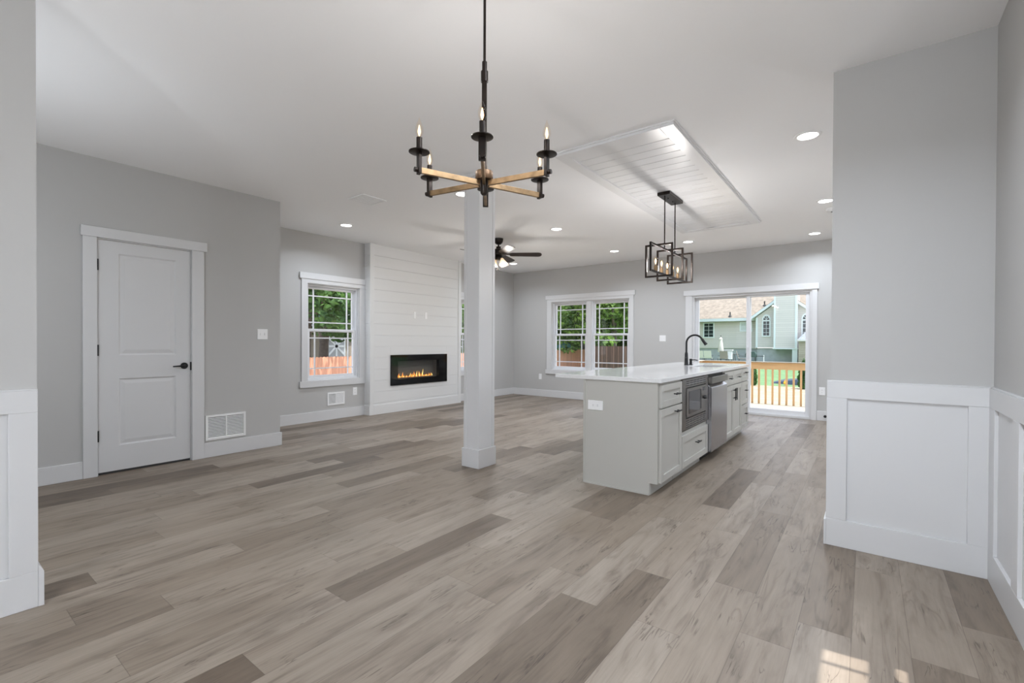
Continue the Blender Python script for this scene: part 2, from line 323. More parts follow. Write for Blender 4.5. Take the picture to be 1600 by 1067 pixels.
# ---------------------------------------------------------------- mesh builder
def frame(origin, u, v, n):
    m = Matrix((u, v, n)).transposed().to_4x4(); m.translation = Vector(origin); return m
def FL(x0):  # wall facing +X: u = +Y
    return frame((x0, 0, 0), Vector((0, 1, 0)), Vector((0, 0, 1)), Vector((1, 0, 0)))
def FF(y0):  # wall facing -Y: u = +X
    return frame((0, y0, 0), Vector((1, 0, 0)), Vector((0, 0, 1)), Vector((0, -1, 0)))
def FR(x0):  # wall facing -X: u = -Y
    return frame((x0, 0, 0), Vector((0, -1, 0)), Vector((0, 0, 1)), Vector((-1, 0, 0)))
ID = Matrix.Identity(4)
class MB:
    def __init__(s, F=ID): s.v = []; s.f = []; s.F = F
    def pts(s, vs, fs):
        b = len(s.v); s.v += [s.F @ Vector(p) for p in vs]; s.f += [tuple(b+i for i in f) for f in fs]; return s
    def box(s, a0, a1, b0, b1, c0, c1):
        a0, a1 = sorted((a0, a1)); b0, b1 = sorted((b0, b1)); c0, c1 = sorted((c0, c1))
        return s.pts([(a0, b0, c0), (a1, b0, c0), (a1, b1, c0), (a0, b1, c0), (a0, b0, c1), (a1, b0, c1), (a1, b1, c1), (a0, b1, c1)],
                     [(0, 3, 2, 1), (4, 5, 6, 7), (0, 1, 5, 4), (1, 2, 6, 5), (2, 3, 7, 6), (3, 0, 4, 7)])
    def obox(s, c, ax, ay, az, hx, hy, hz):
        c = Vector(c); vs = []
        for dz in (-1, 1):
            for dx, dy in ((-1, -1), (1, -1), (1, 1), (-1, 1)):
                vs.append(c + ax*dx*hx + ay*dy*hy + az*dz*hz)
        return s.pts(vs, [(0, 3, 2, 1), (4, 5, 6, 7), (0, 1, 5, 4), (1, 2, 6, 5), (2, 3, 7, 6), (3, 0, 4, 7)])
    def prism(s, poly, c0, c1):     # polygon in (a,b), extruded along c
        n = len(poly)
        vs = [(p[0], p[1], c0) for p in poly] + [(p[0], p[1], c1) for p in poly]
        fs = [tuple(range(n-1, -1, -1)), tuple(range(n, 2*n))] + [(i, (i+1) % n, n+(i+1) % n, n+i) for i in range(n)]
        return s.pts(vs, fs)
    def lathe(s, prof, c=(0, 0, 0), axis=None, n=20):  # prof: (r, h)
        c = Vector(c); az = Vector(axis or (0, 0, 1)).normalized()
        ax = az.orthogonal().normalized(); ay = az.cross(ax)
        vs = []
        for r, h in prof:
            for k in range(n):
                a = 2*PI*k/n
                vs.append(c + az*h + (ax*math.cos(a) + ay*math.sin(a))*max(r, 1e-5))
        fs = []
        for j in range(len(prof)-1):
            for k in range(n):
                fs.append((j*n+k, j*n+(k+1) % n, (j+1)*n+(k+1) % n, (j+1)*n+k))
        fs.append(tuple(range(n-1, -1, -1))); fs.append(tuple((len(prof)-1)*n+k for k in range(n)))
        return s.pts(vs, fs)
    def cyl(s, p0, p1, r, n=16, r1=None):
        p0, p1 = Vector(p0), Vector(p1); d = (p1-p0)
        return s.lathe([(r, 0), (r if r1 is None else r1, d.length)], p0, d, n)
    def tube(s, path, r, n=12):
        path = [Vector(p) for p in path]; rs = r if isinstance(r, (list, tuple)) else [r]*len(path)
        vs = []; ref = None
        for i, p in enumerate(path):
            t = (path[min(i+1, len(path)-1)] - path[max(i-1, 0)]).normalized()
            if ref is None: ref = t.orthogonal().normalized()
            ref = (ref - t*ref.dot(t)).normalized(); bi = t.cross(ref)
            for k in range(n):
                a = 2*PI*k/n; vs.append(p + (ref*math.cos(a)+bi*math.sin(a))*rs[i])
        fs = [(j*n+k, j*n+(k+1) % n, (j+1)*n+(k+1) % n, (j+1)*n+k) for j in range(len(path)-1) for k in range(n)]
        fs.append(tuple(range(n-1, -1, -1))); fs.append(tuple((len(path)-1)*n+k for k in range(n)))
        return s.pts(vs, fs)
    def build(s, name, m, parent=None, bevel=0, smooth=False, label=None):
        me = D.meshes.new(name)
        off = Vector((0, 0, 0))
        if parent is not None:
            off = parent_world(parent)
        elif s.v:
            xs = [p.x for p in s.v]; ys = [p.y for p in s.v]; zs = [p.z for p in s.v]
            if parent is None and not name.startswith(('floor', 'ceiling', 'wall', 'ground', 'lawn')):
                off = Vector(((min(xs)+max(xs))/2, (min(ys)+max(ys))/2, min(zs)))
        if name in ('wooden_deck', 'cedar_fence', 'board_fence', 'siding', 'wall_siding'): off = Vector((0, 0, 0)) if parent is None else off
        me.from_pydata([tuple(p-off) for p in s.v], [], s.f)
        bm = bmesh.new(); bm.from_mesh(me); bmesh.ops.recalc_face_normals(bm, faces=bm.faces); bm.to_mesh(me); bm.free()
        if m is not None: me.materials.append(m)
        if smooth:
            for p in me.polygons: p.use_smooth = True
            try: me.set_sharp_from_angle(angle=math.radians(35))
            except Exception: pass
        o = D.objects.new(name, me); COL.objects.link(o)
        if parent is not None: o.parent = parent
        else: o.location = off
        if bevel:
            b = o.modifiers.new('bevel', 'BEVEL'); b.width = bevel; b.segments = 2; b.limit_method = 'ANGLE'; b.angle_limit = math.radians(40)
        if label: o['label'] = label
        return o
def parent_world(p):
    v = Vector((0, 0, 0))
    while p is not None:
        v += p.location; p = p.parent
    return v
def tag(o, label, cat=None, group=None, kind=None):
    o['label'] = label
    if cat: o['category'] = cat
    if group: o['group'] = group
    if kind: o['kind'] = kind
    return o
def thing(name, loc, label, cat, group=None):
    o = D.objects.new(name, None); COL.objects.link(o); o.location = loc; o.empty_display_size = .1
    return tag(o, label, cat, group)
def struct(o, label=None):
    o['kind'] = 'structure'
    if label: o['label'] = label
    return o
def copy_tree(o, parent=None):
    c = o.copy(); COL.objects.link(c)
    if parent is not None: c.parent = parent
    for ch in list(o.children): copy_tree(ch, c)
    return c
def point_light(name, loc, power, color, parent, r=.012):
    l = D.lights.new(name, 'POINT'); l.energy = power; l.color = color; l.shadow_soft_size = r
    o = D.objects.new(name, l); COL.objects.link(o); o.parent = parent; o.location = Vector(loc)-parent_world(parent)
    return o

# ---------------------------------------------------------------- dimensions
ZC = 2.725
XD = -5.245      # wall with the white door
XR = -6.385      # recessed living-room wall
YF = 8.45        # far wall
YP = 3.27        # pier wall face
XW = 0.50        # dining right wall
XK = 3.2         # kitchen right wall (out of view)
YB = -3.2        # wall behind the camera
XS = -2.89       # stub wall
TW = 0.15

def wall(name, F, u0, u1, holes, label, v1=ZC, t=TW, m='wall'):
    """wall slab behind the plane w=0 with rectangular holes (u0,u1,v0,v1)"""
    mb = MB(F); us = u0
    for (a, b, c, d) in sorted(holes):
        mb.box(us, a, 0, v1, -t, 0)
        if c > 0: mb.box(a, b, 0, c, -t, 0)
        mb.box(a, b, d, v1, -t, 0); us = b
    mb.box(us, u1, 0, v1, -t, 0)
    return struct(mb.build(name, M[m]), label)

W1 = (3.545, 4.405, .597, 2.005)
W2 = (6.695, 7.555, .597, 2.005)
W3 = (-5.36, -3.61, .590, 2.02)
DS = (-2.445, -0.672, 0.0, 1.985)
D1 = (1.028, 1.731, 0.0, 2.045)
WR = (-2.28, -1.36, .98, 2.22)       # right wall, u = -y
def lshape(z0, z1):
    return MB().prism([(-6.6, YB-.2), (XW+.15, YB-.2), (XW+.15, YP), (XK+.2, YP), (XK+.2, YF+.15), (-6.6, YF+.15)], z0, z1)
struct(lshape(-.12, 0).build('floor', M['floor']), 'light greige wood plank floor')
struct(lshape(ZC, ZC+.15).build('ceiling', M['ceil']), 'smooth white ceiling')
wall('wall_left', FL(XD), YB, 2.595, [D1], 'grey wall around the white panelled door')
struct(MB().box(XR-TW, XD-TW, 2.445, 2.595, 0, ZC).box(XR-TW, XR, 2.3, 2.445, 0, ZC).build('wall_return', M['wall']), 'grey wall return behind the door wall')
wall('wall_recess', FL(XR), 2.595, YF, [W1, W2], 'grey living room wall behind the fireplace chase')
wall('wall_far', FF(YF), XR-TW, XK+.15, [W3, DS], 'grey far wall with double window and sliding door')
wall('wall_pier', FF(YP), -.165, XK, [], 'grey wall end above white wainscot at right', t=.12)
wall('wall_right', FR(XW), -3.27, -YB, [WR], 'grey wall at the right edge above wainscot', t=TW)
wall('wall_kitchen', FR(XK), -YF, -YP, [(-7.6, -4.6, 1.0, 2.1)], 'kitchen side wall')
wall('wall_stub', FL(XS), YB, .367, [], 'grey wall end above white wainscot at left', t=.13)
Fb = frame((0, YB, 0), Vector((-1, 0, 0)), Vector((0, 0, 1)), Vector((0, 1, 0)))
wall('wall_back', Fb, -XW-.15, 5.4, [(.3, 2.1, .6, 2.1), (3.6, 4.6, 1.0, 2.1)], 'wall behind the camera')

# baseboards -----------------------------------------------------
BH = .145
def baseboard(name, F, segs, h=BH, t=.015, label=None):
    mb = MB(F)
    for a, b in segs:
        mb.box(a, b, 0, h, 0, t)
    return struct(mb.build(name, M['trim'], bevel=.003), label)
baseboard('baseboard_left', FL(XD), [(YB, .935), (1.836, 2.610)], label='white baseboard of the door wall')
baseboard('baseboard_recess', FL(XR), [(2.595, 4.505), (6.57, YF)], label='white baseboard of the living room wall')
baseboard('baseboard_far', FF(YF), [(XR, -2.56), (-.60, XK)], label='white baseboard under the far windows')
struct(MB().prism([(-.193, YP-.0185), (-.1835, YP-.0185), (-.1835, YP+.1205), (1.5, YP+.1205), (1.5, YP+.136), (-.193, YP+.136)], 0, BH).build('baseboard_pier', M['trim']), 'white baseboard wrapping the pier')

# wainscot -------------------------------------------------------
def wainscot(name, F, u0, u1, stiles, label, z0=0, zt=.945, t=.018):
    mb = MB(F)
    mb.box(u0, u1, 0, .155, 0, t); mb.box(u0, u1, zt-.095, zt, 0, t)
    mb.box(u0, u1, zt, zt+.006, 0, t-.004)
    for a, b in stiles: mb.box(a, b, .155, zt-.095, 0, t)
    mb.box(u0, u1, .155, zt-.095, 0, .004)
    return struct(mb.build(name, M['trim'], bevel=.002), label)
wainscot('trim_1', FF(YP), -.183, XW, [(-.183, -.087), (.408, XW)], 'white recessed panel wainscot on the pier')
wainscot('trim_2', FR(XW), -YP+.018, -YB, [(-YP+.018, -3.135), (-2.79, -2.69), (-1.9, -1.8), (-.9, -.8), (0, .1), (1, 1.1)], 'white recessed panel wainscot on the right wall')
wainscot('trim_3', FL(XS), YB, .367, [(.279, .367), (-.45, -.36), (-1.2, -1.1)], 'white recessed panel wainscot at the left edge')
mb = MB(FL(XS)); mb.box(.3672, .385, 0, .15, -.135, .0183); mb.F = ID
mb.pts([(XS-.135, .3672, .15), (XS+.0183, .3672, .15), (XS+.0183, .385, .15), (XS-.135, .385, .15), (XS-.135, .3672, .185), (XS+.0183, .3672, .185)],
       [(0, 1, 2, 3), (0, 4, 5, 1), (4, 3, 2, 5), (0, 3, 4), (1, 5, 2)])
struct(mb.build('trim_4', M['trim']), 'sloped base block at the left wall end')

# ---------------------------------------------------------------- windows
def window(name, F, u0, u1, v0, v1, units, label, casing_l=.09, casing_r=.09, ear_l=.03, ear_r=.03, depth=TW, mid=1.33):
    c = MB(F); t = .02
    c.box(u0-casing_l, u0, v0, v1, 0, t); c.box(u1, u1+casing_r, v0, v1, 0, t)
    c.box(u0-casing_l, u1+casing_r, v1, v1+.06, 0, t)
    c.box(u0-casing_l-ear_l, u1+casing_r+ear_r, v1+.058, v1+.145, 0, t+.012)
    c.box(u0-casing_l-ear_l, u1+casing_r+ear_r, v0-.093, v0, 0, t+.006)
    # jamb liners
    c.box(u0, u0+.012, v0, v1, -depth, 0); c.box(u1-.012, u1, v0, v1, -depth, 0)
    c.box(u0+.012, u1-.012, v1-.012, v1, -depth, 0); c.box(u0+.012, u1-.012, v0, v0+.012, -depth, 0)
    root = struct(c.build(name, M['trim'], bevel=.002), label)
    n = units; gap = .10 if n > 1 else 0
    wu = ((u1-u0-.024) - gap*(n-1))/n
    for k in range(n):
        a = u0+.012 + k*(wu+gap); b = a+wu
        if k:
            MB(F).box(a-gap, a, v0+.012, v1-.012, -depth, -.004).build('mullion', M['trim'], root, .002)
        fr = MB(F); q = .022
        fr.box(a, a+q, v0+.012, v1-.012, -depth, -.035); fr.box(b-q, b, v0+.012, v1-.012, -depth, -.035)
        fr.box(a+q, b-q, v1-.012-q, v1-.012, -depth, -.035); fr.box(a+q, b-q, v0+.012, v0+.012+q, -depth, -.035)
        fr.build('window_frame', M['vinyl'], root, .002)
        a += q; b -= q; lo, hi = v0+.012+q, v1-.012-q
        for nm, s0, s1, wz in (('upper_sash', mid-.022, hi, -.105), ('lower_sash', lo, mid+.022, -.070)):
            s = MB(F); r = .035
            s.box(a, a+r, s0, s1, wz-.015, wz+.015); s.box(b-r, b, s0, s1, wz-.015, wz+.015)
            s.box(a+r, b-r, s0, s0+r+.005, wz-.015, wz+.015); s.box(a+r, b-r, s1-r, s1, wz-.015, wz+.015)
            so_ = s.build(nm, M['vinyl'], root, .002)
            g = MB(F); g.box(a+r, b-r, s0+r, s1-r, wz-.003, wz+.003); g.build('glass_pane', M['glass'], so_)
            mm = MB(F); mw = .0085
            ga, gb, g0, g1 = a+r, b-r, s0+r+.005, s1-r
            for x in (ga+.085, gb-.085): mm.box(x-mw, x+mw, g0, g1, wz-.008, wz+.008)
            for z in (g0+.10, g1-.10): mm.box(ga, gb, z-mw, z+mw, wz-.0075, wz+.0075)
            mm.build('muntin_grid', M['vinyl'], so_)
    return root
window('window_1', FL(XR), *W1, 1, 'white framed double hung window left of the fireplace', casing_r=.098, ear_r=.0, ear_l=.028)
window('window_2', FL(XR), *W2, 1, 'white framed window right of the fireplace, mostly hidden', casing_l=.12, ear_l=0)
window('window_3', FF(YF), *W3, 2, 'white framed double window on the far wall', casing_l=.115, casing_r=.085)
window('window_4', FR(XW), *WR, 1, 'sunlit window beyond the right edge', mid=1.49)
window('window_5', Fb, .3, 2.1, .6, 2.1, 2, 'unseen double window added behind the camera to let in sky light')  # back wall windows, unseen, added to let sky light in
window('window_6', Fb, 3.6, 4.6, 1.0, 2.1, 1, 'unseen entry window added behind the camera to let in sky light', mid=1.55)
window('window_7', FR(XK), -7.6, -4.6, 1.0, 2.1, 2, 'unseen kitchen window added to let in light', mid=1.55)  # unseen, added so daylight enters from the kitchen side

# sliding door
F = FF(YF); a0, a1, _, zt = DS
c = MB(F); c.box(a0-.115, a0, 0, zt, 0, .02); c.box(a1, a1+.068, 0, zt, 0, .02)
c.box(a0-.115, a1+.068, zt, zt+.02, 0, .02); c.box(a0-.145, a1+.09, zt+.012, zt+.10, 0, .032)
c.box(a0, a0+.03, 0, zt, -.15, -.0); c.box(a1-.03, a1, 0, zt, -.15, -.0); c.box(a0+.03, a1-.03, zt-.03, zt, -.15, 0); c.box(a0+.03, a1-.03, 0, .035, -.15, 0)
slider = struct(c.build('door_2', M['trim'], bevel=.002), 'white sliding patio door on the far wall')
def door_panel(nm, x0, x1, wz, st=.06):
    p = MB(F); p.box(x0, x0+st, .035, zt-.03, wz-.02, wz+.02); p.box(x1-st, x1, .035, zt-.03, wz-.02, wz+.02)
    p.box(x0+st, x1-st, zt-.03-.035, zt-.03, wz-.02, wz+.02); p.box(x0+st, x1-st, .035, .11, wz-.02, wz+.02)
    o = p.build(nm, M['vinyl'], slider, .003)
    MB(F).box(x0+st, x1-st, .11, zt-.065, wz-.006, wz+.006).build('glass_pane', M['glass'], o)
    return o
pf = door_panel('fixed_panel', a0+.03, -1.53, -.10)
ps = door_panel('sliding_panel', -1.59, a1-.03, -.05, .055)
MB(F).box(-1.575, -1.567, .92, 1.12, -.03, -.01).build('pull_handle', M['vinyl'], ps)

# ---------------------------------------------------------------- panelled door
F = FL(XD)
c = MB(F); d0, d1, _, dz = D1
c.box(d0-.093, d0, 0, dz, 0, .02); c.box(d1, d1+.105, 0, dz, 0, .02)
c.box(d0-.105, d1+.128, dz, dz+.088, 0, .03)
c.box(d0, d0+.008, 0, dz, -.14, .0); c.box(d1-.006, d1, 0, dz, -.14, .0); c.box(d0+.008, d1-.006, dz-.008, dz, -.14, 0)
door = struct(c.build('door_1', M['trim'], bevel=.002), 'closed white two-panel interior door with black lever')
def recessed_panel(mb, u0, u1, v0, v1, w, depth=.010, slope=.028, raise_=.006):
    """ring moulding and raised field inside a rectangular hole at plane w"""
    def ring(i0, i1, w0, w1):
        vs = []
        for ins, ww in ((i0, w0), (i1, w1)):
            vs += [(u0+ins, v0+ins, ww), (u1-ins, v0+ins, ww), (u1-ins, v1-ins, ww), (u0+ins, v1-ins, ww)]
        mb.pts(vs, [(i, (i+1) % 4, 4+(i+1) % 4, 4+i) for i in range(4)])
    ring(0, .012, w, w-depth); ring(.012, .018, w-depth, w-depth); ring(.018, .018+slope, w-depth, w-depth+raise_)
    i = .018+slope
    mb.pts([(u0+i, v0+i, w-depth+raise_), (u1-i, v0+i, w-depth+raise_), (u1-i, v1-i, w-depth+raise_), (u0+i, v1-i, w-depth+raise_)], [(0, 1, 2, 3)])
s = MB(F); w0 = -.008; w1 = -.043; x0, x1 = d0+.010, d1-.008
pz = [(.24, .83), (1.035, 1.93)]; pu = (1.177, 1.607)
s.box(x0, pu[0], .022, dz-.012, w1, w0); s.box(pu[1], x1, .022, dz-.012, w1, w0)
s.box(pu[0], pu[1], .022, pz[0][0], w1, w0); s.box(pu[0], pu[1], pz[0][1], pz[1][0], w1, w0); s.box(pu[0], pu[1], pz[1][1], dz-.012, w1, w0)
for z0, z1 in pz: recessed_panel(s, pu[0], pu[1], z0, z1, w0)
s.box(pu[0], pu[1], pz[0][0], pz[0][1], w1, w0-.022).box(pu[0], pu[1], pz[1][0], pz[1][1], w1, w0-.022)
slab = s.build('door_panel', M['trim'], door)
for z in (.34, 1.08, 1.815):
    h = MB(F); h.box(d0+.001, d0+.012, z-.045, z+.045, -.006, .004); h.cyl((d0+.006, z-.048, .006), (d0+.006, z+.048, .006), .0065, 10)
    h.build('hinge', M['black'], door)
h = MB(F); h.lathe([(.031, 0), (.031, .008), (.026, .013)], (1.672, .925, w0), (0, 0, 1), 24)
h.cyl((1.672, .925, w0+.012), (1.672, .925, w0+.045), .011)
h.tube([(1.672, .925, w0+.045), (1.66, .925, w0+.05), (1.62, .924, w0+.05), (1.567, .922, w0+.048)], [.011, .009, .008, .006])
h.build('door_handle', M['black'], slab, smooth=True)
MB(F).box(d1-.010, d1+.004, .88, .96, -.012, .003).build('strike_plate', M['black'], door)
MB(F).box(d0+.01, d1-.008, .002, .02, -.09, -.02).build('door_gap_shade', M['slot'], door)  # dark strip standing in for the shade of the gap under the door

# ---------------------------------------------------------------- fireplace chase and insert
FX = -6.245; fy0, fy1 = 4.505, 6.57
fpz = (4.905, 6.19, .440, .948)
mb = MB(FL(FX)); n = 15; hh = ZC/n
for k in range(n):
    z0, z1 = k*hh+.001, (k+1)*hh-.001
    segs = [(fy0+.012, fy1-.012)]
    if z0 < fpz[3] and z1 > fpz[2]:
        for (p, q) in ((fy0+.012, fpz[0]), (fpz[1], fy1-.012)): mb.box(p, q, z0, z1, -.012, 0)
        if z0 < fpz[2]: mb.box(fpz[0], fpz[1], z0, fpz[2], -.012, 0)
        if z1 > fpz[3]: mb.box(fpz[0], fpz[1], fpz[3], z1, -.012, 0)
    else: mb.box(fy0+.012, fy1-.012, z0, z1, -.012, 0)
    mb.box(fy0, fy0+.012, z0, z1, XR-FX, 0)          # left return boards
    mb.box(fy1-.012, fy1, z0, z1, XR-FX, 0)
mb.box(fy0+.02, fpz[0], 0, ZC, -.06, -.013); mb.box(fpz[1], fy1-.02, 0, ZC, -.06, -.013)
mb.box(fpz[0], fpz[1], 0, fpz[2], -.06, -.013); mb.box(fpz[0], fpz[1], fpz[3], ZC, -.06, -.013)
chase = struct(mb.build('wall_fireplace', M['ship'], bevel=.001), 'white shiplap fireplace chase')
mb = MB(FL(FX)); mb.box(fy0-.004, fy0+.07, 0, ZC, 0, .012); mb.box(fy1-.07, fy1+.004, 0, ZC, 0, .012); mb.box(fy0+.07, fy1-.07, 0, .15, 0, .012)
mb.box(fy0-.012, fy0, 0, .15, XR-FX+.016, .012)
struct(mb.build('trim_5', M['ship'], bevel=.002), 'white corner boards and base of the fireplace chase')

fp = thing('electric_fireplace', (FX, (fpz[0]+fpz[1])/2, fpz[2]), 'black glass linear electric fireplace with small orange flames', 'fireplace')
F = FL(FX); u0, u1, v0, v1 = fpz; iu0, iu1, iv0, iv1 = 5.045, 5.985, .545, .845
mb = MB(F); mb.box(u0, iu0, v0, v1, -.05, .02); mb.box(iu1, u1, v0, v1, -.05, .02); mb.box(iu0, iu1, v0, iv0, -.05, .02); mb.box(iu0, iu1, iv1, v1, -.05, .02)
mb.build('front_frame', M['hearth_black'], fp, .002)
mb = MB(F); e = .132
mb.box(iu0-.02, iu1+.02, iv0-.02, iv1+.02, -e-.004, -e); mb.box(iu0-.02, iu1+.02, iv0-.02, iv0, -e, -.05); mb.box(iu0-.02, iu1+.02, iv1, iv1+.02, -e, -.05)
mb.box(iu0-.02, iu0, iv0, iv1, -e, -.05); mb.box(iu1, iu1+.02, iv0, iv1, -e, -.05)
mb.build('firebox', M['firebox'], fp)
mb = MB(F); rr = random.Random(3)
for k in range(90):
    x = rr.uniform(iu0+.02, iu1-.02); d = rr.uniform(-.12, -.06); r = rr.uniform(.006, .013)
    mb.lathe([(r*.5, -r*.6), (r, 0), (r*.5, r*.6)], (x, iv0+r*.6, d), (0, 1, 0), 6)
mb.build('ember_bed', M['ember'], fp)['kind'] = 'stuff'
for k in range(34):
    x = iu0+.05+(iu1-iu0-.12)*(k+rr.uniform(.1, .9))/34; h = rr.choice([.025, .03, .04, .05, .08]) * rr.uniform(.8, 1.2)
    if k in (24,): h = .13
    wd = rr.uniform(.005, .010); ln = rr.uniform(-.015, .015)
    fl = MB(F); fl.tube([(x, iv0+.012, -.09), (x-ln*.3, iv0+.012+h*.3, -.09), (x+ln*.5, iv0+.012+h*.65, -.09), (x+ln, iv0+.012+h, -.09)], [wd*.6, wd, wd*.5, .001], 6)
    fl.build('flame', M['flame2'] if k % 3 == 0 or h > .1 else M['flame'], fp, smooth=True)
MB(F).box(u0+.004, u1-.004, v0+.004, v1-.004, .021, .024).build('glass_front', M['hearth_glass'], fp)

# ---------------------------------------------------------------- column
cx, cy_ = -2.925, 3.335
col = thing('support_column', (cx, cy_, 0), 'white square boxed column in the middle of the room', 'column')
sw, sd = .09, .11
mb = MB(); mb.box(cx-sw, cx+sw, cy_-sd, cy_+sd, 0, ZC)
mb.box(cx-sw-.004, cx-sw+.028, cy_-sd-.004, cy_+sd+.004, .17, ZC); mb.box(cx+sw-.0, cx+sw+.004, cy_+sd-.03, cy_+sd+.004, .17, ZC)
mb.build('shaft', M['trim'], col, .002)
MB().box(cx-sw-.016, cx+sw+.016, cy_-sd-.016, cy_+sd+.016, 0, .172).build('plinth', M['trim'], col, .003)
MB().box(cx-sw-.02, cx+sw+.02, cy_-sd-.02, cy_+sd+.02, ZC-.035, ZC).build('crown', M['trim'], col, .003)

# ---------------------------------------------------------------- ceiling panel
tx0, tx1, ty0, ty1 = -2.07, -1.09, 3.29, 6.64; cz = (tx0+tx1)/2
tr = thing('shiplap_ceiling_panel', (cz, (ty0+ty1)/2, ZC-.035), 'glossy white shiplap panel framed on the ceiling above the island', 'ceiling panel')
mb = MB(); q = .10
mb.box(tx0, tx0+q, ty0, ty1, ZC-.032, ZC); mb.box(tx1-q, tx1, ty0, ty1, ZC-.032, ZC)
mb.box(tx0+q, tx1-q, ty0, ty0+q, ZC-.032, ZC); mb.box(tx0+q, tx1-q, ty1-q, ty1, ZC-.032, ZC)
mb.box(tx0-.012, tx1+.012, ty0-.012, ty1+.012, ZC-.012, ZC)
mb.build('frame', M['gloss_white'], tr, .002)
mb = MB(); nb = 24; bw = (ty1-ty0-2*q)/nb
for k in range(nb): mb.box(tx0+q, tx1-q, ty0+q+k*bw+.002, ty0+q+(k+1)*bw-.002, ZC-.022, ZC-.012)
mb.build('planks', M['gloss_white'], tr, .004)

# ---------------------------------------------------------------- wall plates, vents
def plate(name, F, u, v, wu, hv, label, kind='outlet', horiz=False, group=None):
    """small cover plate with its holes"""
    o3 = F @ Vector((u, v, 0))
    t = thing(name, o3 - Vector((0, 0, hv/2)), label, {'outlet': 'outlet', 'switch': 'light switch', 'blank': 'cover plate'}[kind], group)
    MB(F).box(u-wu/2, u+wu/2, v-hv/2, v+hv/2, 0, .006).build('cover_plate', M['plate'], t, .002)
    if kind == 'switch':
        n = max(1, round(wu/.055))
        for k in range(n):
            x = u + (k-(n-1)/2)*.046
            MB(F).box(x-.004, x+.004, v-.012, v+.012, .006, .014).build('toggle', M['plate'], t, .001)
    elif kind == 'outlet':
        for s_ in (-1, 1):
            du, dv = (s_*.02, 0) if horiz else (0, s_*.02)
            r = MB(F); r.box(u+du-.013, u+du+.013, v+dv-.013, v+dv+.013, .006, .0085)
            ro = r.build('receptacle', M['plate'], t, .002)
            k = MB(F)
            if horiz: k.box(u+du-.002, u+du+.006, v+.004, v+.006, .0085, .0095).box(u+du-.002, u+du+.006, v-.006, v-.004, .0085, .0095)
            else: k.box(u-.006, u-.004, v+dv-.002, v+dv+.006, .0085, .0095).box(u+.004, u+.006, v+dv-.002, v+dv+.006, .0085, .0095)
            k.build('slot', M['slot'], ro)
    return t
plate('light_switch', FL(XD), 2.403, 1.241, .108, .112, 'white double light switch right of the panelled door', 'switch')
plate('wall_outlet', FL(XR), 4.33, .392, .072, .122, 'white outlet on the grey wall under the left window', 'outlet')
plate('light_switch', FF(YF), -2.97, 1.25, .115, .112, 'white double light switch left of the sliding door', 'switch')
plate('wall_outlet', FF(YF), -.535, .445, .078, .12, 'white outlet right of the sliding door', 'outlet')
plate('wall_outlet', FF(YF), -5.65, .43, .07, .12, 'white outlet left below the far double window', 'outlet')
plate('cover_plate', FL(FX), 5.42, 1.63, .05, .115, 'left white cover plate high on the shiplap above the fireplace', 'blank')
plate('cover_plate', FL(FX), 5.68, 1.63, .05, .115, 'right white cover plate high on the shiplap above the fireplace', 'blank')

def vent(name, F, u0, u1, v0, v1, label, open_right=True):
    t = thing(name, F @ Vector(((u0+u1)/2, v0, 0)), label, 'air vent')
    b = .022; m_ = (u0+u1)/2
    mb = MB(F); mb.box(u0, u0+b, v0, v1, 0, .012).box(u1-b, u1, v0, v1, 0, .012).box(u0+b, u1-b, v0, v0+b, 0, .012).box(u0+b, u1-b, v1-b, v1, 0, .012).box(m_-.006, m_+.006, v0+b, v1-b, 0, .012)
    mb.build('frame', M['plate'], t, .002)
    MB(F).box(u0+b, u1-b, v0+b, v1-b, 0, .002).build('duct_opening', M['slot'], t)
    n = 14; h = (v1-v0-2*b)/n
    for s0, s1, tilt in ((u0+b, m_-.006, .4), (m_+.006, u1-b, .75 if not open_right else .4)):
        mb = MB(F)
        for k in range(n):
            z = v0+b+k*h
            mb.pts([(s0, z, .010), (s1, z, .010), (s1, z+h*(.25+tilt*.55), .003), (s0, z+h*(.25+tilt*.55), .003), (s0, z+.0015, .011), (s1, z+.0015, .011), (s1, z+h*(.25+tilt*.55)+.0015, .0045), (s0, z+h*(.25+tilt*.55)+.0015, .0045)],
                   [(0, 1, 2, 3), (4, 7, 6, 5), (0, 4, 5, 1), (2, 6, 7, 3)])
        mb.build('louvre_set', M['plate'], t)
vent('air_vent', FL(XD), 1.85, 2.228, .168, .418, 'large white louvred return vent right of the panelled door')
vent('air_vent', FL(XR), 3.86, 4.145, .212, .402, 'small white floor-level vent under the left window', False)
# ceiling register
t = thing('ceiling_register', (-4.372, 3.12, ZC-.012), 'square white register flush in the ceiling left of the column', 'air vent')
mb = MB(); rx, ry = -4.372, 3.12
mb.box(rx-.135, rx+.135, ry-.15, ry-.125, ZC-.01, ZC).box(rx-.135, rx+.135, ry+.125, ry+.15, ZC-.01, ZC).box(rx-.135, rx-.11, ry-.125, ry+.125, ZC-.01, ZC).box(rx+.11, rx+.135, ry-.125, ry+.125, ZC-.01, ZC)
mb.build('frame', M['plate'], t, .002)
mb = MB()
for k in range(12):
    y = ry-.12+k*.02; mb.box(rx-.11, rx+.11, y+.002, y+.017, ZC-.008, ZC-.003)
mb.build('louvre_set', M['plate'], t)
# smoke detector near the pier
t = thing('smoke_detector', (-.33, 6.55, ZC-.035), 'small round white smoke detector at the ceiling beside the pier', 'smoke detector')
MB().lathe([(.055, 0), (.065, .012), (.065, .035)], (-.33, 6.55, ZC-.035), None, 24).build('housing', M['plate'], t, smooth=True)
MB().lathe([(.015, -.004), (.018, .002)], (-.33, 6.55, ZC-.035), None, 16).build('grille', M['slot'], t)
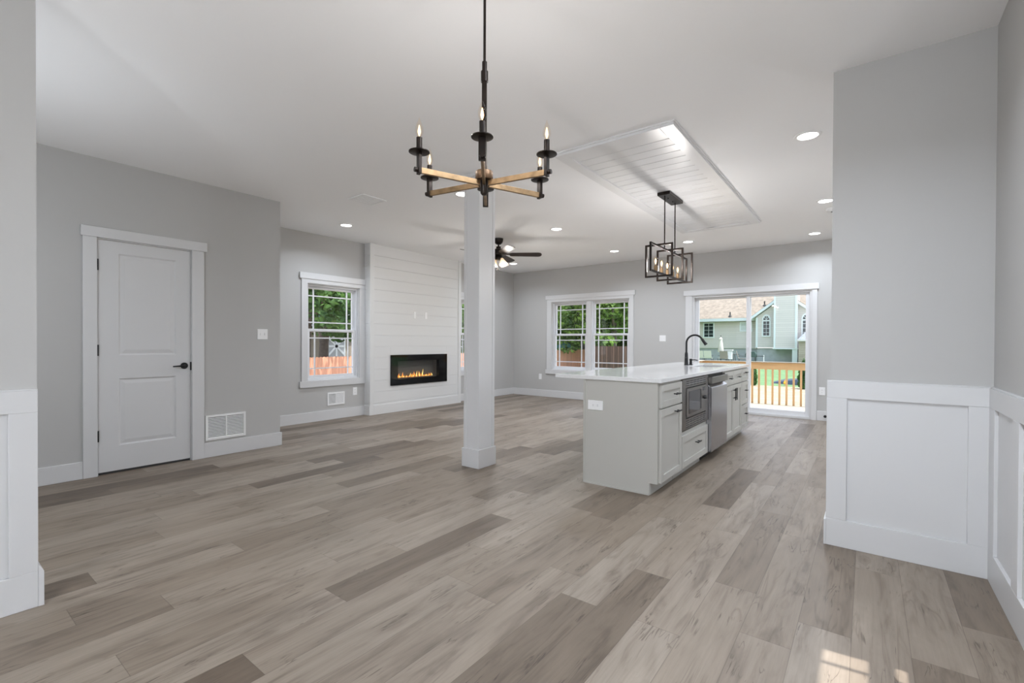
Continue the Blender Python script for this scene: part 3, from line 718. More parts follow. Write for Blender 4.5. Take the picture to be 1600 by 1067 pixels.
# door stop
t = thing('door_stop', (-.49, YF-.015, .075), 'tiny black door stop on the baseboard right of the sliding door', 'door stop')
MB().cyl((-.49, YF-.015, .075), (-.49, YF-.055, .075), .008).build('stem', M['black'], t)
MB().cyl((-.49, YF-.055, .075), (-.49, YF-.075, .075), .02).build('bumper', M['rubber'], t)

# ---------------------------------------------------------------- recessed lamps
lamp_defs = [(-.366, 4.138, 'recessed ceiling lamp nearest the pier, large in view'), (-.372, 6.133, 'recessed ceiling lamp half hidden by the pier edge'),
             (-.60, 7.85, 'recessed ceiling lamp above the right side of the sliding door'), (-2.204, 7.36, 'recessed ceiling lamp just right of the island pendant'),
             (-3.428, 7.37, 'recessed ceiling lamp above the far double window'), (-3.404, 5.474, 'recessed ceiling lamp between the column and the ceiling panel'),
             (-5.555, 3.632, 'recessed ceiling lamp left of the fireplace wall'), (-3.40, 3.60, 'recessed ceiling lamp partly hidden behind the column top'),
             (-5.576, 7.363, 'recessed ceiling lamp seen just under the fan blade')]
hidden = [(1.3, 5.0), (1.3, 7.2)]; hidden2 = [(-.35, 1.55)]; hidden3 = [(-4.0, -.35), (-1.4, -1.0)]  # extra lamps out of view, added to even out the room light
def downlight(x, y, label, proto=[None], power=P_DOWN):
    if proto[0] is None:
        t = thing('recessed_lamp', (x, y, ZC-.006), label, 'ceiling lamp', 'recessed ceiling lamps')
        MB().lathe([(.066, .006), (.066, .0), (.072, -.003), (.088, .0), (.090, .006)], (x, y, ZC-.006), None, 32).build('trim_ring', M['plate'], t, smooth=True)
        MB().lathe([(.068, 0), (.068, .002)], (x, y, ZC-.0065), None, 32).build('lens', M['lamp'], t)
        l = D.lights.new('lamp_light', 'AREA'); l.shape = 'DISK'; l.size = .13; l.spread = math.radians(150); l.energy = power; l.color = (.91, 1.0, 1.12)
        lo = D.objects.new('lamp_light', l); COL.objects.link(lo); lo.parent = t; lo.location = (0, 0, -.008)
        proto[0] = t; return t
    t = copy_tree(proto[0]); t.location = (x, y, ZC-.006); t['label'] = label; return t
def fill_lamp_group(t): t['group'] = 'unseen recessed lamps added as fill light'
for x, y, l in lamp_defs: downlight(x, y, l)
hp = [None]
for x, y in hidden: fill_lamp_group(downlight(x, y, 'unseen recessed ceiling lamp added as fill light', hp, P_DOWNH))
hp = [None]
for x, y in hidden2: fill_lamp_group(downlight(x, y, 'unseen recessed ceiling lamp added as fill light', hp, P_HB))
hp = [None]
for x, y in hidden3: fill_lamp_group(downlight(x, y, 'unseen recessed ceiling lamp added as fill light', hp, P_HC))
def globe(x, y, z, power, label):  # unseen lamp added as fill light, mostly for ceiling and pier
    t = thing('fill_globe_lamp', (x, y, z-.14), label, 'pendant lamp')
    MB().cyl((x, y, z+.14), (x, y, ZC-.02), .008).build('rod', M['black'], t)
    MB().lathe([(.05, 0), (.06, .02)], (x, y, ZC-.02)).build('canopy', M['black'], t)
    MB().lathe([(.03, 0), (.04, .03)], (x, y, z+.12)).build('cap', M['black'], t)
    MB().lathe([(.14*math.sin(PI*k/12), -.14*math.cos(PI*k/12)) for k in range(13)], (x, y, z), None, 24).build('globe', M['bulb_glass'], t, smooth=True)
    point_light('fill_globe_light', (x, y, z), power, (.91, 1.0, 1.12), t, .06)
globe(.1, -2.6, 1.6, P_G1, 'unseen glass globe lamp added behind the camera as fill light')
globe(-3.665, -.1, 1.6, P_G2, 'unseen glass globe lamp added in the entry hall as fill light')
globe(1.7, 5.9, 1.75, P_G3, 'unseen glass globe lamp added in the kitchen as fill light')

# ---------------------------------------------------------------- chandelier
CH = Vector((-1.312, 1.523, 1.841))
ch = thing('chandelier', (CH.x, CH.y, 1.79), 'black and brass six-arm candle chandelier hanging in the foreground', 'chandelier')
MB().lathe([(.055, 0), (.065, .006), (.065, .028)], (CH.x, CH.y, ZC-.028), None, 24).build('canopy', M['bronze'], ch, smooth=True)
mb = MB(); mb.cyl((CH.x, CH.y, 2.34), (CH.x, CH.y, ZC-.02), .0058, 12); mb.build('rod', M['bronze'], ch, smooth=True)
mb = MB(); mb.cyl((CH.x, CH.y, 2.318), (CH.x, CH.y, 2.360), .0105); mb.cyl((CH.x, CH.y, 2.275), (CH.x, CH.y, 2.319), .0155); mb.build('coupling', M['bronze'], ch, smooth=True)
MB().obox((CH.x, CH.y, (1.85+2.28)/2), FWD, RGT, Vector((0, 0, 1)), .0105, .0105, .215).build('stem', M['bronze'], ch, .001)
mb = MB(); mb.lathe([(.036, 0), (.038, .003), (.038, .034), (.036, .037)], (CH.x, CH.y, 1.855), None, 28); mb.build('hub', M['brass_dark'], ch, smooth=True)
mb = MB(); mb.lathe([(.001, 0), (.010, .002), (.0155, .010), (.0155, .062)], (CH.x, CH.y, 1.79), None, 20); mb.build('finial', M['bronze'], ch, smooth=True)
RAD = .292
flame_prof = [(.004, 0), (.010, .004), (.0150, .018), (.0165, .028), (.0145, .042), (.009, .058), (.0045, .068), (.0015, .076), (.0005, .080)]
for k in range(6):
    ang = math.radians(60*k + 2)
    d = (-FWD*math.cos(ang) + RGT*math.sin(ang)); tn = Vector((0, 0, 1)).cross(d); up = Vector((0, 0, 1))
    e = CH + d*RAD
    arm = MB().obox(CH + d*(RAD/2+.01), d, tn, up, RAD/2-.012, .006, .0115).build('arm', M['brass'], ch, .0012)
    st = MB().obox(e + up*.027, d, tn, up, .0065, .0135, .042).build('candle_bracket', M['bronze'], ch, .001)
    MB().cyl(e + d*.005, e + d*.02, .0095, 14).build('knob', M['bronze'], st, smooth=True)
    MB().lathe([(.036, .0), (.041, .002), (.041, .005), (.036, .007)], e + up*.068, None, 28).build('drip_pan', M['bronze'], st, smooth=True)
    MB().cyl(e + up*.074, e + up*.128, .0115, 18).build('candle_sleeve', M['bronze'], st, smooth=True)
    bl = MB().lathe(flame_prof, e + up*.128, None, 20).build('bulb', M['bulb_glass'], st, smooth=True)
    MB().lathe([(.0015, .006), (.0045, .014), (.0065, .024), (.0045, .036), (.0015, .050)], e + up*.128, None, 10).build('filament', M['filament'], bl, smooth=True)
    point_light('bulb_light', e + up*(.128+.0565), P_BULB, (.98, .97, .98), st, .005)

# ---------------------------------------------------------------- island pendant
PX = -1.66
pd = thing('pendant_light', (PX, 4.93, 1.82), 'black open-frame linear pendant with six bulbs above the island', 'pendant lamp')
mb = MB(); mb.box(PX-.065, PX+.065, 4.715, 5.145, ZC-.055, ZC-.022); mb.build('canopy', M['bronze'], pd, .006)
for y in (4.86, 5.0): MB().cyl((PX+.045*(-1 if y < 4.9 else 1)*.0, y, ZC-.062), (PX, y, ZC-.054), .006).build('canopy_screw', M['black'], pd)
for y in (4.76, 5.08): MB().cyl((PX, y, 2.12), (PX, y, ZC-.05), .006, 12).build('rod', M['bronze'], pd, smooth=True)
def rect_frame(parent, name, F, u0, u1, v0, v1, b, dpt):
    mb = MB(F); mb.box(u0, u0+b, v0, v1, -dpt, dpt).box(u1-b, u1, v0, v1, -dpt, dpt).box(u0+b, u1-b, v0, v0+b, -dpt, dpt).box(u0+b, u1-b, v1-b, v1, -dpt, dpt)
    return mb.build(name, M['bronze'], parent, .001)
lf = rect_frame(pd, 'long_frame', FL(PX), 4.365, 5.50, 1.855, 2.135, .018, .009)
for y in (4.60, 4.925, 5.25): rect_frame(pd, 'cross_frame', FF(y), PX-.14, PX+.14, 1.822, 2.152, .018, .0095)
for k in range(6):
    y = 4.51+.168*k
    sk = MB().lathe([(.017, 0), (.017, .048), (.014, .052)], (PX, y, 1.873), None, 18).build('socket', M['brass'], pd, smooth=True)
    bl = MB().lathe([(.010, 0), (.014, .008), (.024, .035), (.0275, .058), (.024, .078), (.012, .092), (.001, .096)], (PX, y, 1.925), None, 20).build('bulb', M['bulb_glass'], sk, smooth=True)
    MB().lathe([(.003, .012), (.009, .03), (.010, .048), (.004, .068)], (PX, y, 1.925), None, 10).build('filament', M['filament2'], bl, smooth=True)
    point_light('bulb_light', (PX, y, 2.003), P_PEND, (.98, .97, .98), sk, .006)

# ---------------------------------------------------------------- ceiling fan
fc = Vector((-4.43, 5.48, 0))
fan = thing('ceiling_fan', (fc.x, fc.y, 2.27), 'dark bronze five-blade ceiling fan with lit glass shades behind the column', 'ceiling fan')
def fl_(prof, nm, m, z, n=28): return MB().lathe(prof, (fc.x, fc.y, z), None, n).build(nm, m, fan, smooth=True)
fl_([(.03, 0), (.055, .02), (.068, .05), (.072, .088)], 'canopy', M['bronze'], ZC-.088)
MB().cyl((fc.x, fc.y, 2.575), (fc.x, fc.y, ZC-.08), .012).build('downrod', M['bronze'], fan, smooth=True)
fl_([(.04, 0), (.115, .012), (.12, .05), (.105, .085), (.05, .105), (.035, .115), (.035, .14)], 'motor_housing', M['bronze'], 2.465)
fl_([(.03, 0), (.055, .01), (.06, .04), (.05, .065)], 'light_hub', M['bronze'], 2.40)
ZB = 2.487
for k in range(5):
    a = math.radians(72*k)
    d = RGT*math.cos(a) + FWD*math.sin(a); tn = Vector((0, 0, 1)).cross(d); up = Vector((0, 0, 1))
    ti = math.radians(-14); t2 = tn*math.cos(ti) + up*math.sin(ti); n2 = d.cross(t2)
    poly = [(.17, -.045), (.20, -.058), (.60, -.068), (.635, -.055), (.65, -.02), (.65, .02), (.635, .055), (.60, .068), (.20, .058), (.17, .045)]
    c0 = Vector((fc.x, fc.y, ZB))
    mb = MB(); m4 = Matrix((d, t2, n2)).transposed().to_4x4(); m4.translation = c0; mb.F = m4
    mb.prism(poly, -.003, .003)
    bl = mb.build('blade', M['walnut'], fan, .001)
    mb = MB(m4); mb.prism([(.09, -.018), (.20, -.03), (.24, -.012), (.24, .012), (.20, .03), (.09, .018)], .003, .009)
    mb.build('blade_iron', M['bronze'], bl)
for k in range(4):
    a = math.radians(90*k + 52)
    d = (RGT*math.cos(a) - FWD*math.sin(a)); up = Vector((0, 0, 1))
    p0 = Vector((fc.x, fc.y, 2.425)) + d*.05; p1 = p0 + d*.035 - up*.008; ax = (d*.40 - up).normalized()
    ar = MB().tube([p0, p0+d*.02, p1], .009).build('lamp_arm', M['bronze'], fan, smooth=True)
    sh = MB(); sh.lathe([(.018, 0), (.024, .01), (.030, .03), (.045, .06), (.058, .085), (.062, .10), (.060, .10), (.056, .085), (.043, .06), (.027, .03), (.018, .012)], p1, ax, 24)
    so2 = sh.build('glass_shade', M['shade_glass'], ar, smooth=True)
    MB().lathe([(.012, .012), (.022, .04), (.026, .06), (.018, .08), (.002, .088)], p1, ax, 14).build('bulb', M['fanbulb'], ar, smooth=True)
    point_light('bulb_light', p1 + ax*.118, P_FAN, (1.0, .95, .90), fan, .03)
mb = MB(); mb.cyl((fc.x+.0, fc.y-.01, 2.262), (fc.x, fc.y-.01, 2.405), .0012, 6); mb.lathe([(.003, 0), (.011, .008), (.011, .016), (.003, .022)], (fc.x, fc.y-.01, 2.248), None, 12)
mb.build('pull_chain', M['bronze'], fan, smooth=True)

# ---------------------------------------------------------------- kitchen island
IX = -1.25; FI = FL(IX); ZT = .860; IB = -1.865
ys = dict(a=(3.475, 3.985), b=(3.985, 4.79), c=(4.79, 5.45), d=(5.45, 6.32), e=(6.32, 6.72))
def shaker(mb, u0, u1, v0, v1, st=.055, t=.02):
    mb.box(u0, u0+st, v0, v1, 0, t).box(u1-st, u1, v0, v1, 0, t).box(u0+st, u1-st, v0, v0+st, 0, t).box(u0+st, u1-st, v1-st, v1, 0, t).box(u0+st, u1-st, v0+st, v1-st, 0, t-.010)
    return mb
def pull(parent, u, v, L_=.11, vert=False, w=.02):
    mb = MB(FI)
    if vert: mb.box(u-.005, u+.005, v-L_/2, v+L_/2, w+.024, w+.034).cyl((u, v-L_*.32, w), (u, v-L_*.32, w+.028), .0045, 8).cyl((u, v+L_*.32, w), (u, v+L_*.32, w+.028), .0045, 8)
    else: mb.box(u-L_/2, u+L_/2, v-.005, v+.005, w+.024, w+.034).cyl((u-L_*.32, v, w), (u-L_*.32, v, w+.028), .0045, 8).cyl((u+L_*.32, v, w), (u+L_*.32, v, w+.028), .0045, 8)
    mb.build('pull_handle', M['black'], parent, .001)
def cabinet(y0, y1, label, top=ZT, hole=None):
    t = thing('island_cabinet', ((IX+IB)/2, (y0+y1)/2, 0), label, 'cabinet')
    mb = MB(); g = .002; xi = IX-.06
    mb.box(IB, xi, y0+g, y1-g, 0, .09)                # toe kick
    if hole:
        z0, z1 = hole
        mb.box(IB, IX, y0+g, y1-g, .09, z0).box(IB, IX, y0+g, y0+.02, z0, ZT).box(IB, IX, y1-.02, y1-g, z0, ZT).box(IB, IX, y0+.02, y1-.02, z1, ZT).box(IB, IB+.02, y0+.02, y1-.02, z0, z1)
    else: mb.box(IB, IX, y0+g, y1-g, .09, top)
    mb.build('body', M['cab'], t, .001)
    return t
A = cabinet(*ys['a'], 'light grey island cabinet with one drawer over a door, at the near end')
y0, y1 = ys['a']; y0 += .012
dr = shaker(MB(FI), y0, y1-.008, .668, .842, .05).build('drawer', M['cab'], A, .0015); pull(dr, 3.80, .756)
do = shaker(MB(FI), y0, y1-.008, .098, .656).build('door', M['cab'], A, .0015); pull(do, 3.82, .615)
# microwave cabinet: hole for the oven between .395 and .855
B = cabinet(*ys['b'], 'light grey island cabinet holding the microwave above one deep drawer', hole=(.40, .858))
y0, y1 = ys['b']
dr = shaker(MB(FI), y0+.008, y1-.006, .098, .372, .055).build('drawer', M['cab'], B, .0015); pull(dr, 4.40, .27)
# sink cabinet is open on top for the basin
Dn = thing('island_cabinet', ((IX+IB)/2, 5.885, 0), 'light grey island sink cabinet with two doors under two false drawer fronts', 'cabinet')
y0, y1 = ys['d']
mb = MB(); mb.box(IB, IX-.06, y0+.002, y1-.002, 0, .09).box(IB, IX, y0+.002, y1-.002, .09, .55).box(IX-.02, IX, y0+.002, y1-.002, .55, ZT).box(IB, IB+.02, y0+.002, y1-.002, .55, ZT).box(IB+.02, IX-.02, y0+.002, y0+.02, .55, ZT).box(IB+.02, IX-.02, y1-.02, y1-.002, .55, ZT)
mb.build('body', M['cab'], Dn, .001)
ym = (y0+y1)/2
for p, q in ((y0+.008, ym-.003), (ym+.003, y1-.008)):
    dr = shaker(MB(FI), p, q, .69, .842, .05).build('false_drawer', M['cab'], Dn, .0015); pull(dr, (p+q)/2, .765, .07)
for p, q, hx in ((y0+.008, ym-.003, ym-.035), (ym+.003, y1-.008, ym+.035)):
    do = shaker(MB(FI), p, q, .098, .678).build('door', M['cab'], Dn, .0015); pull(do, hx, .575, .14, True)
E_ = cabinet(*ys['e'], 'light grey island cabinet with a stack of three drawers, at the far end')
y0, y1 = ys['e']
for z0, z1 in ((.69, .842), (.40, .678), (.098, .388)):
    dr = shaker(MB(FI), y0+.008, y1-.008, z0, z1, .05).build('drawer', M['cab'], E_, .0015); pull(dr, (y0+y1)/2, (z0+z1)/2+.03, .08)
# end panel with back and toe notch
ep = thing('island_end_panel', (-1.57, 3.465, 0), 'plain light grey panel covering the near end of the island', 'cabinet panel')
mb = MB(FF(3.475)); mb.prism([(-1.865, 0), (-1.313, 0), (-1.313, .092), (-1.253, .092), (-1.253, ZT), (-1.865, ZT)], 0, .010)
mb.build('panel', M['cab'], ep)
MB().box(-1.883, -1.866, 3.463, 6.72, 0, ZT).build('back_panel', M['cab'], ep, .001)
MB().box(-1.863, -1.315, 3.457, 3.4645, 0, .012).build('base_shoe', M['cab'], ep)
plate('island_outlet', FF(3.465), -1.771, .650, .134, .078, 'white horizontal outlet on the near end of the island', 'outlet', True)

# countertop with sink cut-out
SX = (-1.655, -1.335); SY = (5.58, 6.20)
ctx = (-2.15, -1.222); cty = (3.45, 6.735); z0, z1 = ZT, .893
mb = MB()
xs = [ctx[0], SX[0], SX[1], ctx[1]]; yy = [cty[0], SY[0], SY[1], cty[1]]
vs = []; idx = {}
for zi, z in enumerate((z0, z1)):
    for j, y in enumerate(yy):
        for i, x in enumerate(xs): idx[i, j, zi] = len(vs); vs.append((x, y, z))
fs = []
for j in range(3):
    for i in range(3):
        if (i, j) == (1, 1): continue
        fs.append(tuple(idx[a, b, 1] for a, b in ((i, j), (i+1, j), (i+1, j+1), (i, j+1))))
        fs.append(tuple(idx[a, b, 0] for a, b in ((i, j), (i, j+1), (i+1, j+1), (i+1, j))))
for i in range(3):
    fs.append((idx[i, 0, 0], idx[i+1, 0, 0], idx[i+1, 0, 1], idx[i, 0, 1])); fs.append((idx[i, 3, 0], idx[i, 3, 1], idx[i+1, 3, 1], idx[i+1, 3, 0]))
    fs.append((idx[0, i, 0], idx[0, i, 1], idx[0, i+1, 1], idx[0, i+1, 0])); fs.append((idx[3, i, 0], idx[3, i+1, 0], idx[3, i+1, 1], idx[3, i, 1]))
fs += [(idx[1, 1, 0], idx[1, 1, 1], idx[2, 1, 1], idx[2, 1, 0]), (idx[1, 2, 0], idx[2, 2, 0], idx[2, 2, 1], idx[1, 2, 1]), (idx[1, 1, 0], idx[1, 2, 0], idx[1, 2, 1], idx[1, 1, 1]), (idx[2, 1, 0], idx[2, 1, 1], idx[2, 2, 1], idx[2, 2, 0])]
mb.pts(vs, fs); tag(mb.build('countertop', M['quartz'], bevel=.003), 'white quartz worktop overhanging the island', 'worktop')
sk = thing('kitchen_sink', (-1.495, 5.89, .66), 'rectangular undermount steel sink set in the island worktop', 'sink')
mb = MB(); a, b, c_, d_ = SX[0]-.004, SX[1]+.004, SY[0]-.004, SY[1]+.004
mb.box(a-.012, a, c_, d_, .66, .858).box(b, b+.012, c_, d_, .66, .858).box(a-.012, b+.012, c_-.012, c_, .66, .858).box(a-.012, b+.012, d_, d_+.012, .66, .858).box(a-.012, b+.012, c_-.012, d_+.012, .652, .66)
mb.build('basin', M['steel'], sk, .003)
MB().lathe([(.04, 0), (.04, .003), (.02, .004)], (-1.495, 5.89, .66)).build('drain', M['steel_dark'], sk, smooth=True)
# faucet
fx, fy = -1.765, 5.86
fa = thing('kitchen_faucet', (fx, fy, .893), 'tall matte black gooseneck faucet on the island', 'faucet')
MB().lathe([(.027, 0), (.027, .006), (.024, .01), (.018, .14), (.015, .155), (.0125, .158)], (fx, fy, .893), None, 24).build('base', M['black'], fa, smooth=True)
pth = [(fx, fy, .893+.15), (fx, fy, .893+.27)]
R_ = .098
for k in range(1, 15):
    a = PI - k*(PI*.83)/14
    pth.append((fx+R_+R_*math.cos(a), fy, .893+.27+R_*math.sin(a)))
MB().tube(pth, .0115, 14).build('neck', M['black'], fa, smooth=True)
e0 = Vector(pth[-1]); dd = (Vector(pth[-1])-Vector(pth[-2])).normalized()
MB().lathe([(.0115, 0), (.0165, .01), (.0185, .06), (.021, .085), (.019, .088)], e0-dd*.004, dd, 20).build('spray_head', M['black'], fa, smooth=True)
MB().tube([(fx, fy-.02, .893+.09), (fx, fy-.05, .893+.095), (fx+.01, fy-.06, .893+.10)], [.009, .007, .006]).build('lever', M['black'], fa, smooth=True)
sd_ = thing('soap_dispenser', (fx+.015, fy+.13, .893), 'small black soap dispenser beside the faucet', 'soap dispenser')
sx_, sy_ = fx+.015, fy+.13
MB().lathe([(.024, 0), (.024, .006), (.017, .012), (.015, .05), (.017, .055), (.017, .072), (.012, .076)], (sx_, sy_, .893), None, 20).build('pump_body', M['black'], sd_, smooth=True)
MB().tube([(sx_, sy_, .955), (sx_+.05, sy_, .957), (sx_+.085, sy_, .950)], [.007, .006, .005]).build('spout', M['black'], sd_, smooth=True)

# microwave
y0, y1 = ys['b']; y0 += .012; y1 -= .004
mw = thing('built_in_microwave', (IX-.2, (y0+y1)/2, .405), 'built-in stainless microwave with slotted trim above and below the door', 'microwave')
mb = MB(FI); b0, b1 = .418, .852; du0, du1, dv0, dv1 = 4.09, 4.705, .508, .778; w = .018
mb.box(y0, du0, b0, b1, .001, w).box(du1, y1, b0, b1, .001, w).box(du0, du1, b0, dv0, .001, w).box(du0, du1, dv1, b1, .001, w)
tk = mb.build('trim_kit', M['steel_dark'], mw, .001)
mb = MB(FI)
for zz in (.795, .813, .831, .436, .454, .472, .490):
    for k in range(6):
        u = du0+.008+k*.101; mb.box(u, u+.085, zz-.0045, zz+.0045, w, w+.0012)
mb.build('vent_slots', M['slot'], tk)
mb = MB(FI); 
for zz in (.804, .822, .445, .463, .481): mb.box(du0, du1, zz-.003, zz+.003, w, w+.0008)
mb.build('vent_bars', M['steel'], tk)
MB(FI).box(y0+.03, y1-.03, .42, .845, -.42, -.002).build('oven_body', M['steel_dark'], mw)
MB(FI).box(du0, du1, dv0, dv1, -.001, .006).build('door_gap', M['slot'], mw)
dr = MB(FI).box(du0+.006, du1-.02, dv0+.012, dv1-.008, .006, .026).build('oven_door', M['steel_dark'], mw, .003)
MB(FI).box(du0+.06, du1-.22, dv0+.04, dv1-.035, .026, .028).build('door_window', M['oven_glass'], dr, .001)
MB(FI).box(du1-.205, du1-.19, dv0+.05, dv1-.04, .026, .030).build('handle', M['slot'], dr)
MB(FI).lathe([(.018, 0), (.016, .02), (.012, .022)], (du1-.08, .655, .026), (0, 0, 1), 20).build('knob', M['slot'], dr, smooth=True)
MB(FI).box(du1-.13, du1-.05, .72, .75, .026, .0275).build('display', M['oven_glass'], dr)

# dishwasher
y0, y1 = ys['c'][0]+.006, ys['c'][1]-.004
dw = thing('dishwasher', (-1.5, (y0+y1)/2, .0), 'stainless steel dishwasher standing proud of the island front', 'dishwasher')
MB(FI).box(y0, y1, .095, .855, -.58, -.005).box(y0+.03, y1-.03, 0, .095, -.5, -.065).build('tub', M['black_plastic'], dw)
MB(FI).box(y0+.03, y1-.02, .02, .085, -.06, -.055).build('kick_plate', M['black_plastic'], dw)
MB(FI).box(y0, y1-.02, .768, .832, -.005, .055).build('control_panel', M['steel_dark'], dw, .003)
mb = MB(FI); mb.pts([(y0, .10, -.005), (y0, .10, .05), (y0, .725, .05), (y0, .752, .018), (y0, .752, -.005), (y1-.02, .10, -.005), (y1-.02, .10, .05), (y1-.02, .725, .05), (y1-.02, .752, .018), (y1-.02, .752, -.005)],
    [(0, 1, 2, 3, 4), (9, 8, 7, 6, 5), (0, 5, 6, 1), (1, 6, 7, 2), (2, 7, 8, 3), (3, 8, 9, 4), (4, 9, 5, 0)])
mb.build('door', M['steel'], dw, .001)
MB(FI).box(y0+.01, y1-.03, .753, .767, -.005, .02).build('handle_recess', M['slot'], dw)

# ================================================================ OUTSIDE
def gz(y): return -.95 if y < 11 else -.95 + (min(y, 37)-11)*.0212
YG = 23.2
def ground(name, y0, y1, x0, x1, m, lift=0):
    mb = MB(); seg = [y0] + [y for y in (11, 37) if y0 < y < y1] + [y1]
    vs = [(x, y, gz(y)+lift) for y in seg for x in (x0, x1)]
    mb.pts(vs, [(2*i, 2*i+1, 2*i+3, 2*i+2) for i in range(len(seg)-1)])
    return struct(mb.build(name, m))
o = ground('ground', -60, YG, -70, 60, M['straw']); o['label'] = 'straw-covered bare yard behind the deck'
o = ground('lawn', YG, 110, -70, 60, M['lawn']); o['label'] = 'bright green lawn beyond the straw'

# deck + rails
dk = tag(MB().box(-3.0, 3.5, 8.62, 10.9, -.13, -.09).build('wooden_deck', M['deck']), 'pale wooden deck floor outside the sliding door', 'deck')
mb = MB(); 
for x in (-2.9, 0.2, 3.4):
    for y in (8.8, 10.8): mb.box(x-.045, x+.045, y-.045, y+.045, gz(y), -.13)
mb.build('post', M['wood'], dk)
MB().box(-3.0, 3.5, 10.86, 10.9, -.33, -.131).build('rim_joist', M['wood2'], dk)
rl = thing('deck_railing', (-1, 10.92, -.12), 'new orange-brown timber railing along the outer deck edge', 'railing')
MB().box(-2.97, 3.4, 10.90, 10.94, .628, .768).build('rail_board', M['wood2'], rl, .003)
MB().box(-3.0, 3.45, 10.86, 10.985, .770, .785).build('cap_rail', M['deck'], rl, .003)
for k in range(26):
    x = -2.80+.1255*k
    if x > .55: break
    MB().box(x-.0175, x+.0175, 10.905, 10.939, -.135, .628).build('baluster', M['wood'], rl)
rs = thing('deck_railing', (-2.95, 9.8, -.12), 'side railing running from the house to the deck corner', 'railing')
MB().box(-2.97, -2.93, 8.66, 10.895, .628, .768).build('rail_board', M['wood2'], rs, .003)
MB().box(-3.0, -2.87, 8.66, 10.855, .770, .785).build('cap_rail', M['deck'], rs, .003)
for k in range(17):
    y = 8.75+.1255*k; MB().box(-2.965, -2.935, y-.0175, y+.0175, -.09, .628).build('baluster', M['wood'], rs)
tag(MB(frame((-.83, 9.12, -.09), Vector((.707, .707, 0)), Vector((-.707, .707, 0)), Vector((0, 0, 1)))).box(0, .5, -.6, 0, 0, .012).build('deck_slab', M['bluegrey']), 'grey-blue slab lying on the deck outside the sliding door', 'mat')  # thin blue-grey slab turned on the deck boards

# fences
def fence(name, F, u0, u1, v0, ztop, pitch, m, label, dog=True):
    mb = MB(F); n = int((u1-u0)/pitch)
    for k in range(n):
        a = u0+k*pitch+.004; b = a+pitch-.008; zt_ = ztop(a) if callable(ztop) else ztop
        zb = v0(a) if callable(v0) else v0
        if dog: mb.prism([(a, zb), (b, zb), (b, zt_-.035), (b-.03, zt_), (a+.03, zt_), (a, zt_-.035)], 0, .018)
        else: mb.box(a, b, zb, zt_, 0, .018)
    t = thing(name, F @ Vector(((u0+u1)/2, v0(u0) if callable(v0) else v0, 0)), label, 'fence')
    o = mb.build('picket_panel', m, t)
    for k in range(int((u1-u0)/2.4)+1):
        u = u0+k*2.4; zt_ = ztop(u) if callable(ztop) else ztop; zb = v0(u) if callable(v0) else v0
        MB(F).box(u-.045, u+.045, zb, zt_-.1, -.10, -.01).build('post', m, t)
    return t
fence('cedar_fence', FL(-16), -2, 34, lambda u: gz(u), lambda u: .60+.005*max(0, u-8), .14, M['cedar'], 'sunlit orange cedar picket fence beyond the side yard')
fence('board_fence', FF(24), -12.35, -6.5, -.68, .985, .14, M['oldfence'], 'dark brown board fence in shade behind the double window', False)

# trees
def leaf_mesh(name, blobs, count, size, seed, m):
    r = random.Random(seed); v = []; f = []
    wts = [b[3]*b[4]*b[5] for b in blobs]
    for i in range(count):
        bx, by, bz, rx, ry, rz = r.choices(blobs, wts)[0]
        u, t = r.uniform(-1, 1), r.uniform(0, 2*PI); q = r.uniform(.45, 1)**.5; s_ = math.sqrt(1-u*u)
        c = Vector((bx+rx*q*s_*math.cos(t), by+ry*q*s_*math.sin(t), bz+rz*q*u))
        a = Vector((r.gauss(0, 1), r.gauss(0, 1), r.gauss(0, .6))).normalized(); b = a.orthogonal().normalized(); b = (b*math.cos(t*3)+a.cross(b)*math.sin(t*3))
        z = size*r.uniform(.6, 1.3); k = len(v)
        v += [c-a*z*.5, c+b*z*.28, c+a*z*.5, c-b*z*.28]; f.append((k, k+1, k+2, k+3))
    me = D.meshes.new(name); me.from_pydata([tuple(p) for p in v], [], f); me.materials.append(m); return me
def crown_blobs(seed, R, zlo, zhi, n=16):
    r = random.Random(seed); out = []
    for k in range(n):
        a = r.uniform(0, 2*PI); d = R*r.uniform(.1, .8); z = r.uniform(zlo, zhi); q = r.uniform(.28, .5)*R
        out.append((d*math.cos(a), d*math.sin(a), z, q, q, q*.75))
    return out
CROWNS = {'high': leaf_mesh('foliage_high', crown_blobs(1, 3.6, 3.2, 8.5, 18), 11000, .30, 11, M['leaf_dark']),
          'full': leaf_mesh('foliage_full', crown_blobs(2, 3.4, 1.6, 7.5, 24), 13000, .30, 12, M['leaf']),
          'low': leaf_mesh('foliage_low', crown_blobs(3, 2.6, .8, 4.2, 18), 9000, .26, 13, M['leaf'])}
CROWNS['shade'] = CROWNS['full'].copy(); CROWNS['shade'].materials[0] = M['leaf_dark']
CROWNS['hedge'] = leaf_mesh('foliage_hedge', crown_blobs(9, 3.4, .6, 5.0, 26), 12000, .32, 19, M['leaf'])
